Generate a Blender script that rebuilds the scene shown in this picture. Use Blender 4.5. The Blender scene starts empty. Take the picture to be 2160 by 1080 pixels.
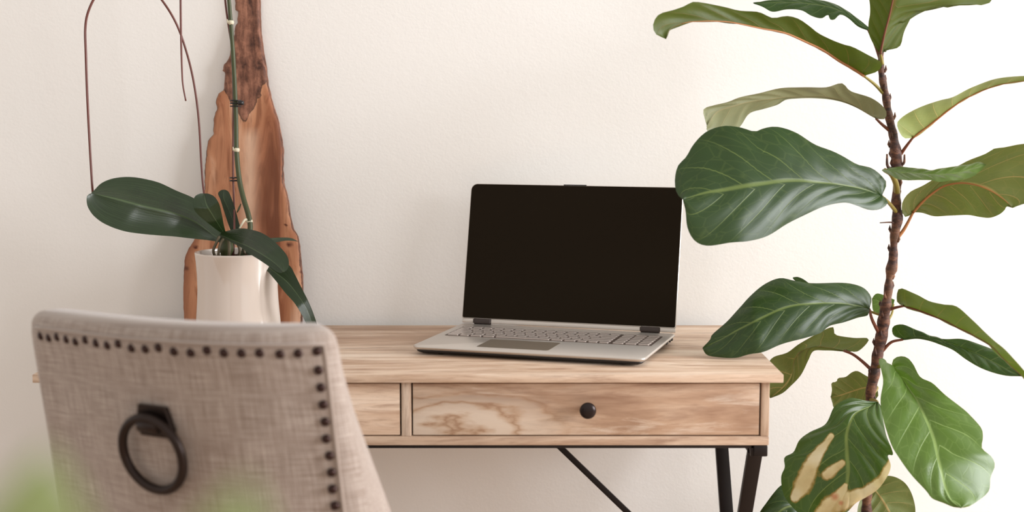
import bpy, bmesh, math, random
from mathutils import Vector, Matrix, noise

# ------------------------------------------------------------------ camera, light, exposure
S = bpy.context.scene
COL = S.collection
W_PX, H_PX, FPX = 2160, 1080, 3000.0
DESK_Z = 0.76
CAM = Vector((0, -2.238, DESK_Z + 0.4337))
PITCH = math.radians(6.2)
cam_d = bpy.data.cameras.new('camera'); cam = bpy.data.objects.new('camera', cam_d); COL.objects.link(cam)
cam.location = CAM; cam.rotation_euler = (math.pi / 2 - PITCH, 0, 0)
cam_d.sensor_width = 36; cam_d.lens = 50.0; cam_d.clip_start = 0.02
cam_d.dof.use_dof = True; cam_d.dof.focus_distance = 2.56; cam_d.dof.aperture_fstop = 3.2
S.camera = cam
S.view_settings.view_transform = 'Standard'; S.view_settings.look = 'None'
S.view_settings.exposure = 0.0; S.view_settings.gamma = 1.0; S.view_settings.use_curve_mapping = False

world = bpy.data.worlds.new('world'); S.world = world; world.use_nodes = True
wb = world.node_tree.nodes['Background']
wb.inputs[0].default_value = (1.0, 0.945, 0.895, 1); wb.inputs[1].default_value = 0.83

def area(name, loc, target, sx, sy, power, color):
    l = bpy.data.lights.new(name, 'AREA'); l.shape = 'RECTANGLE'; l.size = sx; l.size_y = sy
    l.energy = power; l.color = color
    o = bpy.data.objects.new(name, l); COL.objects.link(o); o.location = loc
    o.rotation_euler = (Vector(target) - Vector(loc)).to_track_quat('-Z', 'Y').to_euler()
    return o
area('window_daylight', (3.36, -1.0, 1.62), (0.0, -1.0, 1.35), 2.3, 1.6, 205, (0.985, 1.0, 1.035))

# ------------------------------------------------------------------ helpers
FW = Vector((0, math.cos(PITCH), -math.sin(PITCH))); UP = Vector((0, math.sin(PITCH), math.cos(PITCH)))
def ray(x, y): return FW + Vector((1, 0, 0)) * ((x - 1080) / FPX) - UP * ((y - 540) / FPX)
def at(x, y, Y):
    r = ray(x, y); return CAM + r * ((Y - CAM.y) / r.y)
def at_plane(x, y, p, n):
    r = ray(x, y); return CAM + r * ((p - CAM).dot(n) / r.dot(n))

def setp(o, **k):
    for a, b in k.items(): o[a] = b
    return o
ORG = {}
def thing(name, label, cat, loc, group=None):
    o = bpy.data.objects.new(name, None); COL.objects.link(o); o.location = loc; o.empty_display_size = 0.05
    o['label'] = label; o['category'] = cat
    if group: o['group'] = group
    ORG[o.name] = Vector(loc)
    return o
def org(o):
    while o.parent: o = o.parent
    return ORG.get(o.name, Vector())
def build(name, bm, mat, parent=None, smooth=True, label=None):
    """links bm (world coordinates) as one mesh object"""
    if parent:
        off = org(parent)
        bmesh.ops.translate(bm, verts=bm.verts, vec=-off)
    me = bpy.data.meshes.new(name); bm.to_mesh(me); bm.free()
    for m in (mat if isinstance(mat, list) else [mat]): me.materials.append(m)
    for p in me.polygons: p.use_smooth = smooth
    o = bpy.data.objects.new(name, me); COL.objects.link(o)
    if parent: o.parent = parent
    if label: o['label'] = label
    return o
def autosmooth(o, ang=35):
    me = o.data
    bm = bmesh.new(); bm.from_mesh(me)
    for e in bm.edges:
        if len(e.link_faces) == 2 and e.calc_face_angle(0) > math.radians(ang): e.smooth = False
    bm.to_mesh(me); bm.free()
    return o
def box(bm, lo, hi, bev=0.0, seg=2, M=None):
    r = bmesh.ops.create_cube(bm, size=1)
    vs = r['verts']
    lo, hi = Vector(lo), Vector(hi)
    for v in vs: v.co = Vector(((lo[i] + hi[i]) / 2 + v.co[i] * (hi[i] - lo[i]) for i in range(3)))
    if bev:
        es = list({e for v in vs for e in v.link_edges})
        g = bmesh.ops.bevel(bm, geom=es, offset=bev, segments=seg, affect='EDGES', profile=0.5)
        vs = list({v for v in g['verts']} | {v for v in vs if v.is_valid})
    if M is not None: bmesh.ops.transform(bm, matrix=M, verts=vs)
    return vs
def boxobj(name, lo, hi, mat, parent=None, bev=0.0015, label=None):
    bm = bmesh.new(); box(bm, lo, hi, bev)
    return autosmooth(build(name, bm, mat, parent, True, label))
def beam(bm, a, b, w, h, up=(0, 0, 1), bev=0.001):
    a, b = Vector(a), Vector(b); d = b - a; L = d.length; z = d.normalized()
    x = Vector(up).cross(z)
    if x.length < 1e-4: x = Vector((1, 0, 0)).cross(z)
    x.normalize(); y = z.cross(x)
    M = Matrix((x, y, z)).transposed().to_4x4(); M.translation = a
    box(bm, (-w / 2, -h / 2, 0), (w / 2, h / 2, L), bev, 2, M)
def tube(bm, pts, rad, sides=10, caps=True):
    pts = [Vector(p) for p in pts]; n = len(pts)
    if not hasattr(rad, '__len__'): rad = [rad] * n
    T = [(pts[min(i + 1, n - 1)] - pts[max(i - 1, 0)]).normalized() for i in range(n)]
    N = T[0].orthogonal().normalized(); rings = []
    for i in range(n):
        N = (N - T[i] * N.dot(T[i])).normalized(); B = T[i].cross(N)
        rings.append([bm.verts.new(pts[i] + (N * math.cos(a) + B * math.sin(a)) * rad[i]) for a in [2 * math.pi * k / sides for k in range(sides)]])
    for i in range(n - 1):
        for k in range(sides):
            bm.faces.new((rings[i][k], rings[i][(k + 1) % sides], rings[i + 1][(k + 1) % sides], rings[i + 1][k]))
    if caps:
        bm.faces.new(rings[0][::-1]); bm.faces.new(rings[-1])
def lathe(bm, prof, c=(0, 0, 0), seg=48, M=None):
    c = Vector(c); rings = []
    for r, z in prof:
        if r < 1e-6: rings.append([bm.verts.new((0, 0, z))])
        else: rings.append([bm.verts.new((r * math.cos(2 * math.pi * k / seg), r * math.sin(2 * math.pi * k / seg), z)) for k in range(seg)])
    vs = [v for r in rings for v in r]
    for A, B in zip(rings, rings[1:]):
        for k in range(seg):
            k2 = (k + 1) % seg
            if len(A) == 1 and len(B) == 1: continue
            if len(A) == 1: bm.faces.new((A[0], B[k2], B[k]))
            elif len(B) == 1: bm.faces.new((A[k], A[k2], B[0]))
            else: bm.faces.new((A[k], A[k2], B[k2], B[k]))
    if M is not None: bmesh.ops.transform(bm, matrix=M, verts=vs)
    bmesh.ops.translate(bm, verts=vs, vec=c)
def catmull(P, n):
    """arc-length resample of a smooth curve through tuples P"""
    P = [Vector(p) for p in P]
    Q = [P[0] * 2 - P[1]] + P + [P[-1] * 2 - P[-2]]; out = []
    for i in range(1, len(Q) - 2):
        for k in range(10):
            t = k / 10; a, b, c, d = Q[i - 1], Q[i], Q[i + 1], Q[i + 2]
            out.append(0.5 * ((2 * b) + (c - a) * t + (2 * a - 5 * b + 4 * c - d) * t * t + (3 * b - a - 3 * c + d) * t ** 3))
    out.append(P[-1])
    L = [0.0]
    for a, b in zip(out, out[1:]): L.append(L[-1] + (b - a).length)
    res = []; j = 0
    for i in range(n):
        s = L[-1] * i / (n - 1)
        while j < len(L) - 2 and L[j + 1] < s: j += 1
        f = (s - L[j]) / max(L[j + 1] - L[j], 1e-9)
        res.append(out[j].lerp(out[j + 1], min(max(f, 0), 1)))
    return res
def lerplist(v, t):
    if not hasattr(v, '__len__'): return v
    x = t * (len(v) - 1); i = min(int(x), len(v) - 2); return v[i] + (v[i + 1] - v[i]) * (x - i)

# ------------------------------------------------------------------ materials
def srgb(r, g, b):
    f = lambda c: (c / 255 / 12.92) if c <= 10 else ((c / 255 + 0.055) / 1.055) ** 2.4
    return (f(r), f(g), f(b), 1)
class NT:
    def __init__(s, name):
        s.m = bpy.data.materials.new(name); s.m.use_nodes = True; s.t = s.m.node_tree
        s.b = s.t.nodes['Principled BSDF']; s.out = s.t.nodes['Material Output']
    def n(s, typ, **k):
        x = s.t.nodes.new(typ)
        for a, b in k.items(): setattr(x, a, b)
        return x
    def put(s, node, **k):
        for a, v in k.items():
            key = a.replace('_', ' ')
            if isinstance(v, bpy.types.NodeSocket): s.t.links.new(v, node.inputs[key])
            else: node.inputs[key].default_value = v
        return node
    def math(s, op, a, b=None, c=None, clamp=False):
        x = s.n('ShaderNodeMath', operation=op, use_clamp=clamp)
        for i, v in enumerate((a, b, c)):
            if v is None: continue
            if isinstance(v, bpy.types.NodeSocket): s.t.links.new(v, x.inputs[i])
            else: x.inputs[i].default_value = v
        return x.outputs[0]
    def mix(s, f, a, b, blend='MIX'):
        x = s.n('ShaderNodeMix', data_type='RGBA', blend_type=blend)
        for i, v in ((0, f), (6, a), (7, b)):
            if isinstance(v, bpy.types.NodeSocket): s.t.links.new(v, x.inputs[i])
            else: x.inputs[i].default_value = v
        return x.outputs[2]
    def ramp(s, f, stops):
        x = s.n('ShaderNodeValToRGB'); s.t.links.new(f, x.inputs[0])
        e = x.color_ramp.elements
        while len(e) < len(stops): e.new(0.5)
        for el, (p, c) in zip(e, stops): el.position = p; el.color = c
        return x.outputs[0]
    def coords(s, scale=(1, 1, 1), kind='Object', rot=(0, 0, 0)):
        tc = s.n('ShaderNodeTexCoord'); mp = s.n('ShaderNodeMapping')
        mp.inputs['Scale'].default_value = scale; mp.inputs['Rotation'].default_value = rot
        s.t.links.new(tc.outputs[kind], mp.inputs['Vector']); return mp.outputs[0]
    def noise(s, vec, scale, detail=4, rough=0.5, dist=0.0):
        x = s.n('ShaderNodeTexNoise'); s.t.links.new(vec, x.inputs['Vector'])
        x.inputs['Scale'].default_value = scale; x.inputs['Detail'].default_value = detail
        x.inputs['Roughness'].default_value = rough; x.inputs['Distortion'].default_value = dist
        return x.outputs['Fac']
    def bump(s, h, strength=0.3, dist=0.002):
        x = s.n('ShaderNodeBump'); s.t.links.new(h, x.inputs['Height'])
        x.inputs['Strength'].default_value = strength; x.inputs['Distance'].default_value = dist
        s.t.links.new(x.outputs[0], s.b.inputs['Normal'])
    def rng(s, v, a, b, c=0.0, d=1.0):
        x = s.n('ShaderNodeMapRange'); s.t.links.new(v, x.inputs[0])
        for i, q in enumerate((a, b, c, d)): x.inputs[i + 1].default_value = q
        return x.outputs[0]
    def attr(s, name):
        return s.n('ShaderNodeAttribute', attribute_name=name)

def plain(name, col, rough=0.5, metal=0.0, spec=0.5, var=0.0, bump=None):
    m = NT(name)
    c = srgb(*col)
    if var:
        f = m.noise(m.coords(), 18, 4)
        m.put(m.b, Base_Color=m.mix(f, tuple(v * (1 - var) for v in c[:3]) + (1,), tuple(min(1, v * (1 + var)) for v in c[:3]) + (1,)))
    else: m.b.inputs['Base Color'].default_value = c
    m.b.inputs['Roughness'].default_value = rough; m.b.inputs['Metallic'].default_value = metal
    m.b.inputs['Specular IOR Level'].default_value = spec
    if bump: m.bump(m.noise(m.coords(), bump[0], 3), bump[1], bump[2])
    return m.m

def mat_wall():
    m = NT('painted_plaster'); v = m.coords()
    a = m.noise(v, 55, 5, 0.6); b = m.noise(v, 220, 3, 0.6); big = m.noise(v, 1.6, 2)
    m.put(m.b, Base_Color=m.mix(big, srgb(236, 234, 230), srgb(241, 239, 235)), Roughness=0.75)
    m.b.inputs['Specular IOR Level'].default_value = 0.25
    m.bump(m.math('ADD', m.math('MULTIPLY', a, 1.0), m.math('MULTIPLY', b, 0.35)), 0.2, 0.0018)
    return m.m
def mat_oak(name, seed=0.0, axis=0, light=1.0):
    """pale rustic oak, grain along axis"""
    m = NT(name)
    tc = m.n('ShaderNodeTexCoord'); mp = m.n('ShaderNodeMapping')
    mp.inputs['Location'].default_value = (seed, seed * 0.7, seed * 1.3)
    sc = [9, 9, 9]; sc[axis] = 1.0
    mp.inputs['Scale'].default_value = sc
    m.t.links.new(tc.outputs['Object'], mp.inputs[0]); v = mp.outputs[0]
    warp = m.noise(v, 1.2, 3, 0.5)
    vm = m.n('ShaderNodeVectorMath', operation='MULTIPLY_ADD')
    m.t.links.new(warp, vm.inputs[0]); vm.inputs[1].default_value = (0.8, 0.8, 0.8); m.t.links.new(v, vm.inputs[2])
    w = vm.outputs[0]
    big = m.noise(w, 1.7, 4, 0.6, 0.5)
    mid = m.noise(w, 6.0, 6, 0.65, 0.4)
    fine = m.noise(v, 34.0, 4, 0.6)
    c = m.ramp(big, [(0.30, srgb(150, 117, 93)), (0.43, srgb(186, 154, 128)), (0.56, srgb(210, 184, 160)), (0.72, srgb(228, 210, 191))])
    c = m.mix(m.rng(mid, 0.5, 0.74, 0, 0.75), c, srgb(134, 98, 76))
    c = m.mix(m.rng(mid, 0.44, 0.26, 0, 0.65), c, srgb(232, 217, 200))
    c = m.mix(m.rng(fine, 0.5, 0.8, 0, 0.38), c, srgb(134, 98, 74))
    if light != 1.0: c = m.mix(1.0, c, (light, light, light, 1), 'MULTIPLY')
    m.put(m.b, Base_Color=c, Roughness=0.52); m.b.inputs['Specular IOR Level'].default_value = 0.35
    m.bump(m.math('ADD', fine, mid), 0.15, 0.0008)
    return m.m
def mat_oak_cathedral(name, cx, cz):
    """oak drawer front with an arched figure round a knot"""
    mm = mat_oak(name, 3.3)
    m = NT.__new__(NT); m.m = mm; m.t = mm.node_tree; m.b = m.t.nodes['Principled BSDF']
    base = m.b.inputs['Base Color'].links[0].from_socket
    tc = m.n('ShaderNodeTexCoord'); mp = m.n('ShaderNodeMapping')
    mp.inputs['Location'].default_value = (-cx * 5.5, 0, -cz * 17); mp.inputs['Scale'].default_value = (5.5, 1, 17)
    m.t.links.new(tc.outputs['Object'], mp.inputs[0]); v = mp.outputs[0]
    ln = m.n('ShaderNodeVectorMath', operation='LENGTH'); m.t.links.new(v, ln.inputs[0])
    r = ln.outputs['Value']
    nz = m.noise(v, 2.2, 4)
    rr = m.math('ADD', m.math('MULTIPLY', r, 2.1), m.math('MULTIPLY', nz, 1.5))
    wv = m.math('ABSOLUTE', m.math('SINE', m.math('MULTIPLY', rr, 4.5)))
    mask = m.rng(r, 1.15, 0.45)
    c = m.mix(m.math('MULTIPLY', mask, 0.85), base, m.ramp(wv, [(0.0, srgb(176, 140, 112)), (0.3, srgb(208, 180, 154)), (0.8, srgb(232, 216, 198))]))
    m.t.links.new(c, m.b.inputs['Base Color'])
    return mm
def mat_slab():
    m = NT('live_edge_wood'); v = m.coords((11, 11, 1.3))
    warp = m.noise(v, 1.0, 3)
    vm = m.n('ShaderNodeVectorMath', operation='MULTIPLY_ADD')
    m.t.links.new(warp, vm.inputs[0]); vm.inputs[1].default_value = (1.6, 1.6, 1.6); m.t.links.new(v, vm.inputs[2]); w = vm.outputs[0]
    big = m.noise(w, 0.9, 4, 0.55, 0.3); fine = m.noise(w, 8, 5, 0.6); vf = m.noise(m.coords((60, 60, 9)), 1.5, 4)
    c = m.ramp(big, [(0.32, srgb(112, 66, 44)), (0.43, srgb(156, 100, 70)), (0.55, srgb(184, 130, 96)), (0.68, srgb(214, 174, 146))])
    c = m.mix(m.rng(fine, 0.5, 0.66, 0, 0.6), c, srgb(116, 66, 42))
    at_ = m.attr('bark').outputs['Fac']
    pits = m.noise(m.coords((1, 1, 1)), 34, 5, 0.7)
    bk = m.ramp(m.math('ADD', m.math('MULTIPLY', pits, 0.5), m.math('MULTIPLY', fine, 0.5)), [(0.38, srgb(68, 42, 33)), (0.48, srgb(112, 74, 58)), (0.60, srgb(158, 110, 88))])
    c = m.mix(m.math('MULTIPLY', m.attr('pale').outputs['Fac'], 0.75), c, srgb(219, 183, 156))
    ed = m.math('ADD', at_, m.math('MULTIPLY', m.math('SUBTRACT', m.noise(m.coords(), 55, 4, 0.7), 0.5), 0.75))
    c = m.mix(m.rng(ed, 0.42, 0.62), c, bk)
    c = m.mix(m.math('MULTIPLY', m.math('MULTIPLY', m.rng(ed, 0.40, 0.5), m.rng(ed, 0.64, 0.54)), 0.75), c, srgb(48, 34, 28))
    c = m.mix(m.rng(m.attr('knot').outputs['Fac'], 0.2, 0.7), c, srgb(84, 40, 26))
    c = m.mix(m.rng(vf, 0.55, 0.8, 0, 0.3), c, srgb(96, 54, 34))
    m.put(m.b, Base_Color=c, Roughness=0.6); m.b.inputs['Specular IOR Level'].default_value = 0.3
    m.bump(m.math('ADD', fine, m.math('MULTIPLY', m.math('MULTIPLY', pits, at_), 3.0)), 0.35, 0.002)
    return m.m
def mat_linen():
    m = NT('linen'); tc = m.n('ShaderNodeTexCoord')
    def st(sx, sy, sc):
        mp = m.n('ShaderNodeMapping'); mp.inputs['Scale'].default_value = (sx, sy, 1)
        m.t.links.new(tc.outputs['UV'], mp.inputs[0]); return m.noise(mp.outputs[0], sc, 4, 0.65)
    h = st(18, 520, 1.0); v = st(520, 18, 1.0); blot = st(9, 26, 1.0); blot2 = st(30, 8, 1.0)
    f = m.math('ADD', m.math('MULTIPLY', h, 0.5), m.math('MULTIPLY', v, 0.5))
    c = m.ramp(f, [(0.38, srgb(126, 111, 101)), (0.5, srgb(158, 144, 134)), (0.62, srgb(190, 178, 169))])
    c = m.mix(m.rng(blot, 0.4, 0.72, 0, 0.5), c, srgb(138, 121, 110))
    c = m.mix(m.rng(blot2, 0.5, 0.75, 0, 0.25), c, srgb(188, 174, 165))
    m.put(m.b, Base_Color=c, Roughness=0.9); m.b.inputs['Specular IOR Level'].default_value = 0.15
    m.b.inputs['Sheen Weight'].default_value = 0.35; m.b.inputs['Sheen Roughness'].default_value = 0.5
    m.bump(f, 0.35, 0.0009)
    return m.m
def mat_leaf(name, top, under, vein_top, vein_under, trans, rough=0.34, nv=True, blotch=False, parallel=False, tw=0.25):
    m = NT(name); t = m.t
    uv = m.n('ShaderNodeTexCoord').outputs['UV']; sp = m.n('ShaderNodeSeparateXYZ'); t.links.new(uv, sp.inputs[0])
    u = m.math('ABSOLUTE', sp.outputs[0]); w = sp.outputs[1]
    nz = m.noise(m.coords(), 22, 4, 0.6)
    back = m.n('ShaderNodeNewGeometry').outputs['Backfacing']
    ct = m.mix(nz, tuple(x * 0.78 for x in srgb(*top)[:3]) + (1,), tuple(min(1, x * 1.25) for x in srgb(*top)[:3]) + (1,))
    cu = m.mix(nz, tuple(x * 0.85 for x in srgb(*under)[:3]) + (1,), tuple(min(1, x * 1.2) for x in srgb(*under)[:3]) + (1,))
    if parallel:
        mp = m.n('ShaderNodeMapping'); mp.inputs['Scale'].default_value = (28, 1.2, 1); t.links.new(uv, mp.inputs[0])
        ln = m.noise(mp.outputs[0], 1.0, 3)
        ct = m.mix(m.rng(ln, 0.45, 0.75, 0, 0.3), ct, srgb(62, 82, 52))
        mid = m.rng(u, 0.0, 0.06, 0.45, 0.0)
        ct = m.mix(mid, ct, srgb(104, 122, 84)); cu = m.mix(mid, cu, srgb(150, 160, 110))  # highlight along the midrib, painted as a lighter line
        hgt = ln
    else:
        fr = m.math('ABSOLUTE', m.math('SUBTRACT', m.math('FRACT', w), 0.5))       # .5 = on a vein
        vn = m.rng(fr, 0.470, 0.495); vn = m.math('MULTIPLY', vn, m.rng(u, 0.96, 0.55, 0.15, 1.0))
        mid = m.rng(u, 0.05, 0.018)
        vv = m.math('MAXIMUM', vn, mid)
        # small network between the veins
        vo = m.n('ShaderNodeTexVoronoi', feature='DISTANCE_TO_EDGE'); mp = m.n('ShaderNodeMapping'); mp.inputs['Scale'].default_value = (4.5, 2.2, 1)
        t.links.new(uv, mp.inputs[0]); t.links.new(mp.outputs[0], vo.inputs['Vector']); vo.inputs['Scale'].default_value = 1.0
        net = m.rng(vo.outputs['Distance'], 0.05, 0.0, 0.0, 0.12)
        ct = m.mix(net, ct, srgb(*vein_top)); cu = m.mix(net, cu, srgb(*vein_under))
        ct = m.mix(m.math('MULTIPLY', vv, 0.6), ct, srgb(*vein_top)); cu = m.mix(m.math('MULTIPLY', vv, 0.9), cu, srgb(*vein_under))
        hgt = m.math('SUBTRACT', 1.0, m.math('MAXIMUM', vv, net))
    c = m.mix(back, ct, cu)
    if blotch:
        bl = m.attr('blotch').outputs['Fac']; e = m.math('ADD', bl, m.math('MULTIPLY', m.math('SUBTRACT', m.noise(m.coords(), 60, 4, 0.6), 0.5), 0.5))
        tan = m.ramp(m.noise(m.coords(), 14, 4), [(0.33, srgb(196, 164, 112)), (0.5, srgb(226, 208, 160)), (0.65, srgb(238, 228, 196))])
        c = m.mix(m.rng(e, 0.3, 0.42), c, srgb(150, 120, 52)); c = m.mix(m.rng(e, 0.42, 0.58), c, tan)
        c = m.mix(m.rng(m.attr('spot').outputs['Fac'], 0.3, 0.8, 0, 0.8), c, srgb(196, 112, 76))
    m.put(m.b, Base_Color=c, Roughness=m.math('ADD', rough, m.math('MULTIPLY', back, 0.2)))
    m.b.inputs['Specular IOR Level'].default_value = 0.5
    m.bump(hgt, 0.3, 0.0012)
    tr = m.n('ShaderNodeBsdfTranslucent')
    t.links.new(m.mix(0.35, c, srgb(*trans)), tr.inputs['Color'])
    mx = m.n('ShaderNodeMixShader'); mx.inputs[0].default_value = tw
    t.links.new(m.b.outputs[0], mx.inputs[1]); t.links.new(tr.outputs[0], mx.inputs[2]); t.links.new(mx.outputs[0], m.out.inputs[0])
    return m.m
def mat_trunk():
    m = NT('fig_bark'); v = m.coords((1, 1, 2.0))
    n1 = m.noise(v, 60, 5, 0.7); n2 = m.noise(v, 14, 3)
    c = m.ramp(n1, [(0.35, srgb(40, 24, 20)), (0.5, srgb(78, 48, 38)), (0.68, srgb(128, 86, 62))])
    c = m.mix(m.rng(n2, 0.52, 0.7, 0, 0.6), c, srgb(140, 98, 66))
    m.put(m.b, Base_Color=c, Roughness=0.7); m.bump(n1, 0.6, 0.003); return m.m

M = dict(
    wall=mat_wall(), oak=mat_oak('pale_oak', 0.0), oak_y=mat_oak('pale_oak_cross', 1.7, 1), oak_z=mat_oak('pale_oak_upright', 5.1, 2, 0.9),
    rail=mat_oak('pale_oak_rail', 7.7, 0, 0.92), inner=plain('drawer_gap', (60, 38, 28), 0.8), slab=mat_slab(), linen=mat_linen(),
    black=plain('black_steel', (38, 32, 31), 0.42, 0.6, 0.5, 0.1), knob=plain('dark_bronze', (42, 33, 32), 0.3, 0.6),
    iron=plain('aged_iron', (48, 38, 34), 0.36, 0.75, 0.5, 0.15), nail=plain('bronze_nail', (54, 36, 32), 0.3, 0.7),
    silver=plain('brushed_silver', (206, 198, 190), 0.34, 0.65), silver_d=plain('silver_shade', (176, 166, 157), 0.4, 0.5),
    key=plain('key_silver', (178, 166, 158), 0.26, 0.35), key_well=plain('key_well', (92, 78, 70), 0.5, 0.3),
    pad=plain('touchpad', (140, 127, 112), 0.3, 0.3), screen=plain('screen_glass', (33, 26, 17), 0.55, 0, 0.05),
    rubber=plain('black_plastic', (28, 24, 22), 0.5), hinge=plain('hinge_black', (62, 52, 48), 0.35, 0.4),
    pot=plain('white_ceramic', (212, 199, 188), 0.06, 0, 0.9), soil=plain('bark_chips', (62, 42, 30), 0.9, 0, 0.2, 0.5, (60, 0.8, 0.01)),
    wire=plain('red_brown_stalk', (100, 50, 40), 0.35, 0, 0.5, 0.2), stem=plain('orchid_stem', (66, 72, 42), 0.45, 0, 0.4, 0.25),
    sheath=plain('pale_sheath', (214, 206, 180), 0.6), clip=plain('black_clip', (20, 16, 18), 0.35), root=plain('aerial_root', (88, 78, 58), 0.6, 0, 0.4, 0.3),
    petiole=plain('petiole_green', (132, 118, 52), 0.45, 0, 0.4, 0.25), petiole_b=plain('petiole_brown', (112, 62, 42), 0.45, 0, 0.4, 0.25),
    midrib=plain('midrib_orange', (164, 108, 62), 0.45, 0, 0.4, 0.2), trunk=mat_trunk(),
    leg=plain('espresso_wood', (58, 40, 32), 0.4, 0, 0.5, 0.2), planter=plain('stoneware', (196, 188, 178), 0.6, 0, 0.4, 0.06),
)
M['fig'] = mat_leaf('fig_leaf', (44, 72, 26), (104, 112, 58), (124, 142, 80), (168, 142, 90), (90, 125, 20), tw=0.22)
M['fig_sheen'] = mat_leaf('fig_leaf_sheen', (96, 112, 74), (128, 130, 94), (150, 160, 120), (150, 140, 100), (110, 120, 60), tw=0.15)  # pale window sheen on leaf C put into its greyer greens
M['fig_dark'] = mat_leaf('fig_leaf_dark', (34, 58, 17), (108, 116, 60), (118, 134, 70), (170, 150, 100), (90, 130, 20), 0.42, tw=0.16)
M['fig_young'] = mat_leaf('fig_leaf_young', (66, 98, 34), (72, 84, 22), (120, 140, 66), (112, 92, 44), (96, 122, 12), tw=0.34)
M['fig_light'] = mat_leaf('fig_leaf_light', (80, 106, 42), (130, 140, 80), (158, 182, 112), (180, 160, 100), (130, 180, 50), 0.36, tw=0.22)
M['fig_blotch'] = mat_leaf('fig_leaf_scorched', (54, 82, 26), (130, 138, 80), (142, 158, 84), (180, 160, 100), (130, 170, 40), 0.38, blotch=True, tw=0.22)
M['orchid'] = mat_leaf('orchid_leaf', (28, 43, 17), (60, 80, 40), (60, 80, 50), (90, 110, 60), (70, 100, 30), 0.27, parallel=True, tw=0.06)
M['front'] = mat_leaf('pale_green_leaf', (150, 164, 112), (150, 162, 116), (160, 170, 130), (160, 170, 130), (150, 170, 100), 0.55, tw=0.3)

# ------------------------------------------------------------------ room
def struct(name, lo, hi, mat, parent=None):
    bm = bmesh.new(); box(bm, lo, hi)
    o = build(name, bm, mat, parent, False)
    if not parent: o['kind'] = 'structure'
    return o
WY = 0.53
struct('wall_back', (-3.2, WY, 0), (3.4, WY + 0.12, 2.7), M['wall'])
floor_m = mat_oak('floorboards', 9.0, 0, 1.0)
struct('floor', (-3.2, -4.6, -0.1), (3.4, WY, 0), floor_m)
bm = bmesh.new()          # side wall with its window opening
x0, x1 = 3.22, 3.34; ya, yb, za, zb = -2.2, 0.2, 0.85, 2.45
for lo, hi in (((x0, -4.6, 0), (x1, ya, 2.7)), ((x0, yb, 0), (x1, WY, 2.7)), ((x0, ya, 0), (x1, yb, za)), ((x0, ya, zb), (x1, yb, 2.7))): box(bm, lo, hi)
build('wall_right', bm, M['wall'], None, False)['kind'] = 'structure'
bm = bmesh.new()
wf = plain('window_paint', (238, 236, 232), 0.4)
for lo, hi in (((x0 - 0.01, ya, za), (x0 + 0.05, ya + 0.05, zb)), ((x0 - 0.01, yb - 0.05, za), (x0 + 0.05, yb, zb)), ((x0 - 0.01, ya, za), (x0 + 0.05, yb, za + 0.05)),
               ((x0 - 0.01, ya, zb - 0.05), (x0 + 0.05, yb, zb)), ((x0, (ya + yb) / 2 - 0.015, za), (x0 + 0.04, (ya + yb) / 2 + 0.015, zb))): box(bm, lo, hi, 0.003)
build('window_1', bm, wf, None, False)['kind'] = 'structure'
struct('baseboard_back', (-3.2, WY - 0.014, 0), (3.22, WY, 0.09), wf)

# ------------------------------------------------------------------ desk
XL, XR = -0.7666, 0.4340
bl, br = -0.745, 0.4145     # body
DY0, DY1 = 0.0, 0.5045
desk = thing('writing_desk', 'rustic pale oak writing desk with drawers and black metal X legs against the wall', 'desk', ((XL + XR) / 2, 0.25, 0))
TT = 0.0135
boxobj('desktop', (XL, DY0, DESK_Z - TT), (XR, DY1, DESK_Z), M['oak'], desk, 0.0012)
zt = DESK_Z - TT; zb_ = 0.642; yf = 0.012
boxobj('side_panel', (bl, yf, zb_ + 0.0145), (bl + 0.0135, DY1 - 0.01, zt), M['oak_z'], desk)
boxobj('side_panel', (br - 0.0135, yf, zb_ + 0.0145), (br, DY1 - 0.01, zt), M['oak_z'], desk)
boxobj('bottom_panel', (bl, yf - 0.002, zb_), (br, DY1 - 0.01, zb_ + 0.0145), M['rail'], desk)
xd = (at(857, 860, yf)).x
boxobj('divider', (xd - 0.008, yf, zb_ + 0.0145), (xd + 0.008, DY1 - 0.02, zt), M['oak_z'], desk)
boxobj('back_panel', (bl + 0.0135, DY1 - 0.02, zb_ + 0.0145), (br - 0.0135, DY1 - 0.01, zt), M['inner'], desk)
dr_l = mat_oak('drawer_oak', 12.5)
z0d, z1d = zb_ + 0.0165, zt - 0.0035
for k, (a, b) in enumerate(((bl + 0.0155, xd - 0.0105), (xd + 0.0105, br - 0.016))):
    ox = org(desk)
    mt = mat_oak_cathedral('drawer_oak_knot', a + 0.075 - ox.x, z0d + 0.014 - ox.z) if k else dr_l
    bm = bmesh.new(); box(bm, (a, yf + 0.0005, z0d), (b, yf + 0.016, z1d), 0.0012)
    d = autosmooth(build('drawer', bm, mt, desk))
    bm = bmesh.new()
    for lo, hi in (((a + 0.012, yf + 0.016, z0d + 0.006), (a + 0.022, 0.44, z1d - 0.012)), ((b - 0.022, yf + 0.016, z0d + 0.006), (b - 0.012, 0.44, z1d - 0.012)),
                   ((a + 0.012, 0.43, z0d + 0.006), (b - 0.012, 0.44, z1d - 0.012)), ((a + 0.012, yf + 0.016, z0d + 0.002), (b - 0.012, 0.44, z0d + 0.008))): box(bm, lo, hi)
    build('drawer_box', bm, M['inner'], d, False)
    kc = at(1240, 866, yf - 0.02) if k else Vector(((a + b) / 2, 0, 0))
    kz = at(1240, 866, yf - 0.02).z
    bm = bmesh.new()
    prof = [(0, 0), (0.0045, 0), (0.0045, 0.012), (0.006, 0.015), (0.0105, 0.0175), (0.0132, 0.021), (0.0132, 0.0235), (0.0115, 0.0262), (0.007, 0.028), (0, 0.0285)]
    lathe(bm, prof, (kc.x, yf + 0.001, kz), 32, Matrix.Rotation(math.pi / 2, 4, 'X'))
    build('knob', bm, M['knob'], d, True, 'round dark bronze knob')
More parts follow.
